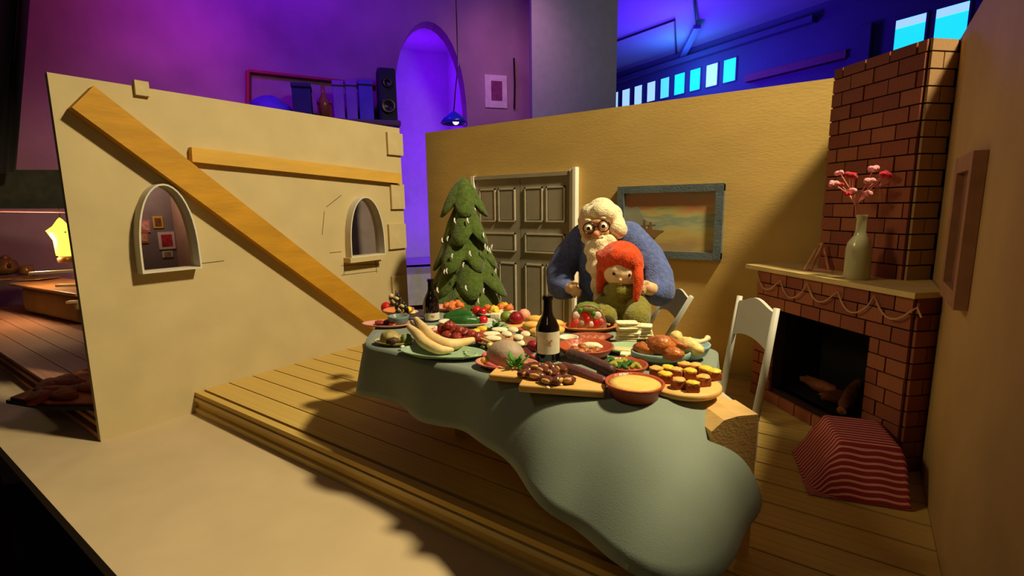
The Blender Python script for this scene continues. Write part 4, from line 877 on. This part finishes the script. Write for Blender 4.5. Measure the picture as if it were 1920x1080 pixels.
t, P, r = bowl('clay_pan', 'round terracotta pan with a golden pie at the front table edge', 1189, 742, 110, terra, .075, 'pan', .8)
lobj('golden_pie', 'golden cheese pie filling the round terracotta pan', 'pie', lathe([(0, 0), (r*.7, 0), (r*.86, .012), (r*.88, .018), (r*.6, .026), (0, .030)], 32), clay('golden_crust', (236, 200, 110), .6, .12, 14, .2, (222, 176, 78)), P+Vector((0, 0, .047)))
plate('bread_plate', 'pale green plate under the stacked flatbreads', 1180, 660, 100, greenc, .7, .5, .028)
for i in range(14):
    left_ = i < 8; k = i if left_ else i-8
    P = T(1172 if left_ else 1198, 646 if left_ else 642, 0)+Vector((0, .05, .03+.0165*k)); P += Vector((R.uniform(-.012, .012), R.uniform(-.012, .012), 0)); s_ = mpp(P)
    lobj('flatbread', ('folded flatbread slice in the left stack on the green plate' if left_ else 'folded flatbread slice in the right stack on the green plate'), 'bread', xf(sc(rbox(1, 1, 1, .2), 40*s_, 26*s_, .015), Matrix.Rotation(R.uniform(-.08, .08), 4, 'X')), (crust, pale)[k % 2], P, .5+R.uniform(-.2, .2), 'left flatbread stack' if left_ else 'right flatbread stack')
for i, (x, y) in enumerate(((1168, 655), (1180, 664), (1190, 668))):
    P = T(x, y, .03); s_ = mpp(P); lobj('flatbread', ('left', 'middle', 'right')[i]+' loose flatbread slice at the front of the stack', 'bread', sc(rbox(1, 1, 1, .2), 34*s_, 22*s_, .016), (crust, pale, crust)[i], P, .3, 'stacked flatbreads')
P = T(1238, 684); r = 55*mpp(P)
lobj('footed_dish', 'teal footed oval dish of roast chicken', 'dish', sc(lathe([(0, 0), (r*.45, 0), (r*.42, .02), (r*.6, .035), (r*.95, .05), (r*1.0, .065), (r*1.0, .085), (r*.96, .09), (r*.90, .082), (r*.85, .062), (0, .055)], 36), 1, .72, 1), tealc, P+Vector((0, 0, .001)), .55)
for i, (x, y, h, a, b, c_, rz_) in enumerate(((1238, 648, .13, 27, 20, 20, .2), (1208, 655, .10, 24, 14, 13, -.3), (1262, 664, .10, 20, 13, 13, .3))): lump('roast_chicken', ('big glossy roast chicken on the teal dish', 'darker roast chicken thigh at the left of the teal dish', 'crumbly roast chicken piece at the right of the teal dish')[i], 'chicken', x, y, h, a, b, c_, brown, rz_, .2, 3, 'roast chicken pieces', i+4)
roll('roast_drumstick', 'glossy roast drumstick sticking out right of the big chicken', 'drumstick', ((1254, 638, .14), (1270, 645, .13), (1284, 650, .12)), (9, 7, 5), brown, 'roast chicken pieces')
bowl('blue_bowl', 'light blue bowl of boiled chicken at the right table end', 1290, 672, 78, bluec, .10, foot=.5)
for i, (x, y, h, a, b) in enumerate(((1290, 648, .11, 26, 16), (1268, 632, .14, 12, 12), (1304, 655, .10, 18, 12))): lump('boiled_chicken', ('largest pale chicken piece in the blue bowl', 'knobbly pale chicken joint at the back of the blue bowl', 'pale chicken piece at the front of the blue bowl')[i], 'chicken', x, y, h, a, b, b, pchick, -.4, .12, 3, 'boiled chicken pieces', i)
t = roll('chicken_bone', 'pale bone sticking out of the blue bowl', 'bone', ((1300, 643, .13), (1312, 641, .13), (1322, 638, .13), (1327, 634, .135)), (7, 4.5, 4, 6), boneM)
P = T(1280, 728); r = 68*mpp(P)
lobj('round_board', 'round wooden board of honey cakes at the right table end', 'board', lathe([(0, 0), (r*.96, 0), (r, .008), (r, .026), (r*.97, .032), (0, .032)], 40), boardw, P+Vector((0, 0, .001)))
for i, (x, y) in enumerate(((1230, 706), (1246, 716), (1272, 727), (1298, 733), (1318, 722), (1293, 710), (1268, 708), (1322, 706), (1303, 700), (1338, 711), (1284, 698), (1252, 704))):
    P = T(x, y, .034); s_ = mpp(P); t = thing('honey_cake', 'square brown honey cake with yellow nut topping on the round board', 'cake', P, .4+R.uniform(-.5, .5), 'honey cakes')
    w = 23*s_; obj('sponge', mv(rbox(w, w*.9, 15*s_, .006), z=7.5*s_), cake, t)
    obj('topping', mv(ell(w*.55, w*.5, 4.5*s_, 14, 8, .35, 5, i), z=16*s_), yel if i % 2 else clay('nut_topping', (226, 170, 84), .5, .3, 30, .5), t, True)
for i, (x, y, c_, lb) in enumerate(((905, 652, 'olive', 'dark olive between the green platter and the ham'), (898, 645, 'olive', 'dark olive behind the green platter'), (1044, 652, 'olive', 'dark olive right of the front bottle label'), (1010, 640, 'olive', 'dark olive left of the front bottle shoulder'))):
    lump('olive', lb, 'olive', x, y, .018, 6, 5, 5, clay('dark_olive', (62, 60, 28), .3), i, .05, group='dark olives')
bowl('greens_bowl', 'little pale green bowl of herbs behind the white slices', 930, 622, 46, greenc, .05)
P = T(930, 618, .05); s_ = mpp(P); t = thing('herb_bunch', 'dark green herb sprigs in the little pale green bowl', 'herbs', P)
for i in range(18):
    a, e_ = R.uniform(0, 2*PI), R.uniform(.2, 1.2); l = R.uniform(5, 13)*s_; d = Vector((math.cos(a)*math.cos(e_), math.sin(a)*math.cos(e_), math.sin(e_)))
    obj('leaf', xf(ell(l*.6, 3.4*s_, 1.4*s_, 8, 5, .2, 3, i), Matrix.Translation(d*l) @ d.to_track_quat('X', 'Z').to_matrix().to_4x4()), cuke, t, True)
lump('corn_cake', 'yellow corn cake beside the little green herb bowl', 'bread', 905, 618, .03, 13, 9, 7, yel, .4, .15, seed=4)
lump('corn_cake', 'yellow corn cake in front of the nearer cucumber', 'bread', 893, 622, .02, 10, 8, 6, yel, 1.1, .15, seed=5)
print('feast ok')
# ================================================================== neighbouring set and studio clutter
def bx(c, s_): return box(c[0]-s_[0]/2, c[0]+s_[0]/2, c[1]-s_[1]/2, c[1]+s_[1]/2, c[2]-s_[2]/2, c[2]+s_[2]/2)
bronze = mat('bronze', (150, 110, 60), .35, .2, metal=.5); olv = mat('olive_paint', (160, 138, 84), .7, .1, 5)
# counter
P = atz(62, 602, 0)
t = thing('counter', 'olive brown counter on the neighbouring set at the far left', 'counter', (P.x, P.y+.5, 0), .1)
obj('body', mv(rbox(2.2, .6, .46, .12, 4), z=.24), olv, t, 'auto'); obj('worktop', mv(rbox(2.6, .75, .05, .02), z=.50), mat('counter_wood', (150, 100, 60), .4, .2), t)
ct = Vector((P.x, P.y+.5, .525))
for i, (px, w, lb) in enumerate(((20, .30, 'bronze plate at the left edge on the counter'), (70, .34, 'bronze plate in the middle of the counter'))):
    q = atz(px, 524, .525); lobj('serving_plate', lb, 'plate', lathe([(0, 0), (w*.5, 0), (w, .03), (w*.97, .04), (w*.5, .015), (0, .012)], 24), bronze, q+Vector((0, 0, .001)), group='plates on the counter')
q = atz(52, 515, .53); t = thing('cup', 'bronze cup with a round handle on the counter', 'cup', q)
obj('body', lathe([(0, 0), (.07, 0), (.11, .06), (.10, .18), (.09, .18), (.09, .03), (0, .02)], 20), bronze, t, True); obj('handle', tube([(.10, 0, .15), (.17, 0, .14), (.17, 0, .06), (.10, 0, .05)], .012, 6), bronze, t, True)
q = atz(15, 512, .53); t = thing('teapot', 'bronze teapot at the far left on the counter', 'teapot', q)
obj('body', lathe([(0, 0), (.14, 0), (.2, .1), (.16, .24), (.07, .3), (0, .3)], 20), bronze, t, True); obj('lid', lathe([(.07, .3), (.05, .34), (.015, .37), (0, .38)], 12), bronze, t, True)
obj('spout', tube([(.15, 0, .12), (.27, 0, .2), (.32, 0, .26)], [.04, .028, .02], 8), bronze, t, True)
# lantern
def fr_(px, py, dep): d = ray(px, py); return EYE+d*(dep/d.dot(FW))
q = fr_(118, 450, 8.2); t = thing('lantern', 'glowing yellow lantern shade behind the edge of the cream wall', 'lamp', q)
glow = mat('lit_glass', (255, 200, 70), .4, 0, emit=2.2)
k = 8.2/FPX
obj('shade', lathe([(9*k, -30*k), (13*k, -28*k), (14*k, 0), (20*k, 14*k), (22*k, 18*k), (12*k, 26*k), (4*k, 38*k), (0, 42*k)], 24), glow, t, True)
obj('base_ring', lathe([(0, -44*k), (12*k, -42*k), (13*k, -34*k), (9*k, -30*k)], 20), bronze, t, True)
obj('bracket', tube([(-23*k, 0, 15*k), (23*k, 0, 15*k)], 1.5*k, 6), bronze, t)
obj('hanger', tube([(0, 0, 42*k), (0, 0, 70*k)], 1.5*k, 6), bronze, t)
lamp('lantern_light', 'POINT', q+Vector((-.1, -.35, -.1)), (1, .7, .34), 70, .12)
# dark roof beam with black drape, and a rail beneath
a, b = fr_(-120, 356, 8.1), fr_(240, 356, 8.1)
tag(obj('roof_beam', bar(a, b, .5, .60), mat('dark_green_beam', (84, 86, 70), .8, .2)), 'broad dark green beam over the neighbouring set', 'beam')
a, b = fr_(-120, 394, 7.9), fr_(240, 398, 7.9)
tag(obj('pink_rail', tube([a, b], .02, 6), mat('pink_rail_paint', (220, 140, 150), .5)), 'thin pinkish rail below the dark green beam', 'rail')
for i, (p0, p1, lb) in enumerate((((60, 512), (240, 502), 'upper pale shelf edge behind the counter'), ((110, 535), (240, 533), 'short pale peg beside the cream wall'), ((130, 566), (240, 560), 'lower pale step edge beside the cream wall'))):
    a, b = fr_(*p0, 7.4), fr_(*p1, 7.4); tag(obj('shelf_edge', bar(a, b, .12, .035), mat('pale_shelf_wood', (222, 180, 130), .5)), lb, 'shelf', 'pale edges on the neighbouring set')
t = thing('black_drape', 'black drape hanging at the far left edge', 'curtain', fr_(-60, 160, 7.7))
V, F = [], []; n = 40
A0, A1, B0, B1 = fr_(-330, -60, 7.7), fr_(72, -60, 7.7), fr_(-330, 325, 7.7), fr_(40, 325, 7.7); O3 = t.location
for i in range(n+1):
    f_ = i/n; w = Vector((FW.x, FW.y, 0))*(.09*math.sin(f_*30))
    V += [tuple(A0.lerp(A1, f_)+w-O3), tuple(B0.lerp(B1, f_)+w-O3)]
F = [(2*i, 2*i+2, 2*i+3, 2*i+1) for i in range(n)]
o = obj('fabric', (V, F), mat('black_fabric', (8, 8, 14), .95), t, True); s = o.modifiers.new('thick', 'SOLIDIFY'); s.thickness = .03
obj('curtain_rod', tube([A0-O3+Vector((0, 0, .05)), A1-O3+Vector((0, 0, .05))], .03, 8), dk, t)
# leaf shaped tray lying on the platform edge
tip, rb, rt = atz(12, 757, .0), atz(190, 770, .0), atz(190, 690, .0)
c_ = (tip+rb+rt)/3
t = thing('leaf_tray', 'dark leaf shaped tray of browned crust beside the cream wall', 'tray', c_)
pts = [tip, tip.lerp(rb, .5)+Vector((.05, -.06, 0)), rb, rt, tip.lerp(rt, .62)+Vector((-.1, .12, 0))]
obj('tray', prism([(p.x-c_.x, p.y-c_.y) for p in pts], .002, .035), mat('tray_black', (34, 24, 18), .6), t)
pts2 = [c_+(p-c_)*.93 for p in pts]
obj('crust', prism([(p.x-c_.x, p.y-c_.y) for p in pts2], .035, .055), mat('orange_crust', (150, 74, 22), .85, .3, 6, .3, 20, spec=.1), t)
for i in range(9):
    f_ = R.random(); p = tip.lerp(rb.lerp(rt, R.uniform(.2, .8)), .35+.6*f_)-c_
    obj('browned_lump', mv(ell(.24, .10, .04, 12, 8, .3, 3, i), x=p.x, y=p.y, z=.06, rz=R.uniform(-.5, .5)), mat('dark_crust', (120, 52, 16), .85, .4, 8, .4, 20, spec=.1), t, True)
# clutter along the studio wall
def onwall(px, py, out=.5): p = wallpt(px, py); return p-NB*out
wz = math.atan2(E3.y, E3.x)
def wbox(px0, py0, px1, py1, out, dp):
    a, b = onwall(px0, py1, out), onwall(px1, py0, out); mid_ = onwall((px0+px1)/2, (py0+py1)/2, out)
    return mid_, (b-a).dot(E3), abs(onwall((px0+px1)/2, py0, out).z-onwall((px0+px1)/2, py1, out).z), dp
shz = onwall(600, 245, 1).z
m_, w, h, d = wbox(455, 232, 745, 262, .9, 1.0)
m_ = onwall(600, 245, .95)
t = thing('storage_table', 'long studio table along the purple wall behind the cream set', 'table', (m_.x, m_.y, -4), wz)
obj('top', mv(rbox(w, 1.1, .12, .03), z=m_.z+4), mat('studio_table', (80, 60, 70), .7), t)
for x in (-.45, .45):
    for y in (-.5, .5): obj('leg', bx((x*(w-.6), y*.8, (m_.z+4)/2-.04), (.12, .12, m_.z+3.9)), mat('studio_table', (80, 60, 70), .7), t)
zt_ = m_.z+.062
for i, (x0, y0, x1, c1, nm, lb) in enumerate(((478, 196, 552, (70, 50, 150), 'fabric_pile', 'low blue bundle at the left on the studio table'), (556, 176, 590, (26, 22, 70), 'equipment_case', 'dark blue case in the middle of the studio table'), (598, 208, 624, (150, 30, 60), 'red_box', 'small red box on the studio table'),
        (626, 172, 646, (120, 70, 150), 'storage_bin', 'leftmost purple bin on the studio table'), (648, 172, 668, (110, 64, 150), 'storage_bin', 'middle purple bin on the studio table'), (670, 170, 696, (70, 50, 150), 'storage_bin', 'rightmost bluish bin on the studio table'), (704, 150, 736, (10, 10, 26), 'loudspeaker', 'tall black loudspeaker at the right end of the studio table'))):
    a, b = onwall(x0, 200, .9), onwall(x1, 200, .9); top_ = onwall((x0+x1)/2, y0, .9).z; wd = (b-a).dot(E3); hh = top_-zt_
    t = thing(nm, lb, {'fabric_pile': 'bundle', 'equipment_case': 'case', 'red_box': 'box', 'storage_bin': 'bin', 'loudspeaker': 'speaker'}[nm], ((a.x+b.x)/2, (a.y+b.y)/2, zt_), wz, 'clutter on the studio table')
    mm = mat('clutter_%d' % i, c1, .6, .2, 3)
    if nm == 'fabric_pile': obj('cloth', mv(ell(wd/2, .4, hh*.7, 20, 12, .25, 2, 1, .4), z=hh*.28), mm, t, True)
    elif nm == 'loudspeaker':
        obj('cabinet', mv(rbox(wd, .5, hh, .06), z=hh/2), mm, t); 
        for z, r_ in ((.3, .36), (.72, .22)): obj('driver', mv(lathe([(0, .0), (wd*r_*.6, .02), (wd*r_, .05), (wd*r_*1.1, .04), (wd*r_*1.1, 0)], 20), y=-.25, z=hh*z, rx=PI/2), dk, t, True)
    else:
        obj('case', mv(rbox(wd*.94, .5, hh*.86, .02), z=hh*.43), mm, t); obj('lid', mv(rbox(wd, .56, hh*.12, .02), z=hh*.92), mm, t)
t = thing('dark_bottle', 'slim bottle standing before the purple bins', 'bottle', onwall(611, 205, 1.3)*1); t.location.z = zt_
obj('glass', lathe([(0, 0), (.1, 0), (.1, .35), (.04, .5), (.04, .68), (0, .68)], 16), mat('amber_glass', (120, 70, 40), .2), t, True)
a, b, c2 = onwall(470, 245, .32), onwall(470, 140, .32), onwall(706, 166, .32)
t = thing('wall_rail_frame', 'reddish rail frame on the purple wall above the studio table', 'frame', a)
rm = mat('reddish_rail', (140, 30, 50), .7)
obj('upright', tube([(0, 0, 0), b-a], .05, 6), rm, t); obj('crossbar', tube([b-a, c2-a], .04, 6), rm, t); obj('upright', tube([c2-a, c2-a+Vector((0, 0, -(c2.z-zt_)))], .04, 6), rm, t)
# note and cable on the wall, hanging lamp before the niche
p, w, h, d = wbox(905, 146, 944, 206, .27, .02)
t = thing('pinned_sheet', 'pale sheet with a small purple print pinned right of the niche', 'sheet', p, wz)
obj('sheet', box(-w/2, w/2, -.01, .01, -h/2, h/2), mat('sheet_paper', (206, 186, 186), .8), t); obj('print', box(-w*.22, w*.28, -.016, -.01, -h*.28, h*.32), mat('sheet_print', (120, 50, 90), .8, .3, 8), t)
a, b = onwall(957, 115, .29), onwall(958, 208, .29)
tag(obj('cable', tube([a, (a+b)/2+Vector((.02, 0, 0)), b], .025, 6), dk), 'black cable hanging on the wall right of the pinned sheet', 'cable')
q = fr_(851, 222, 10.6); k = depth(q)/FPX
t = thing('hanging_lamp', 'blue metal shade lamp hanging before the glowing niche', 'lamp', q)
obj('shade', lathe([(5*k, 12*k), (9*k, 9*k), (20*k, 0), (26*k, -10*k), (24*k, -10*k), (18*k, -1*k), (8*k, 7*k), (0, 8*k)], 28), mat('blue_enamel', (40, 40, 200), .25, .1, spec=.6), t, True)
obj('bulb', ball((8*k, -4*k, -7*k), 6*k), mat('pink_bulb', (255, 190, 230), .4, 0, emit=2.5), t, True)
obj('cord', tube([(0, 0, 10*k), (8*k, 0, 60*k), (14*k, 0, 90*k), (14*k, 0, 330*k)], 1.2*k, 6), dk, t)
print('all ok')

# ================================================================== tell look-alikes apart by their place
ORD = ('first second third fourth fifth sixth seventh eighth ninth tenth eleventh twelfth thirteenth fourteenth').split()
sets = {}
for o in list(C.objects):
    if o.parent is None and 'label' in o.keys() and 'group' in o.keys(): sets.setdefault(o['label'], []).append(o)
for lb, os_ in sets.items():
    if len(os_) < 2: continue
    up_ = 'stack' in lb
    os_.sort(key=(lambda o: o.location.z) if up_ else (lambda o: (o.location-EYE).dot(RT)/(o.location-EYE).dot(FW)))
    for i, o in enumerate(os_): o['label'] = lb+', '+ORD[i]+(' from the bottom' if up_ else ' from the left')
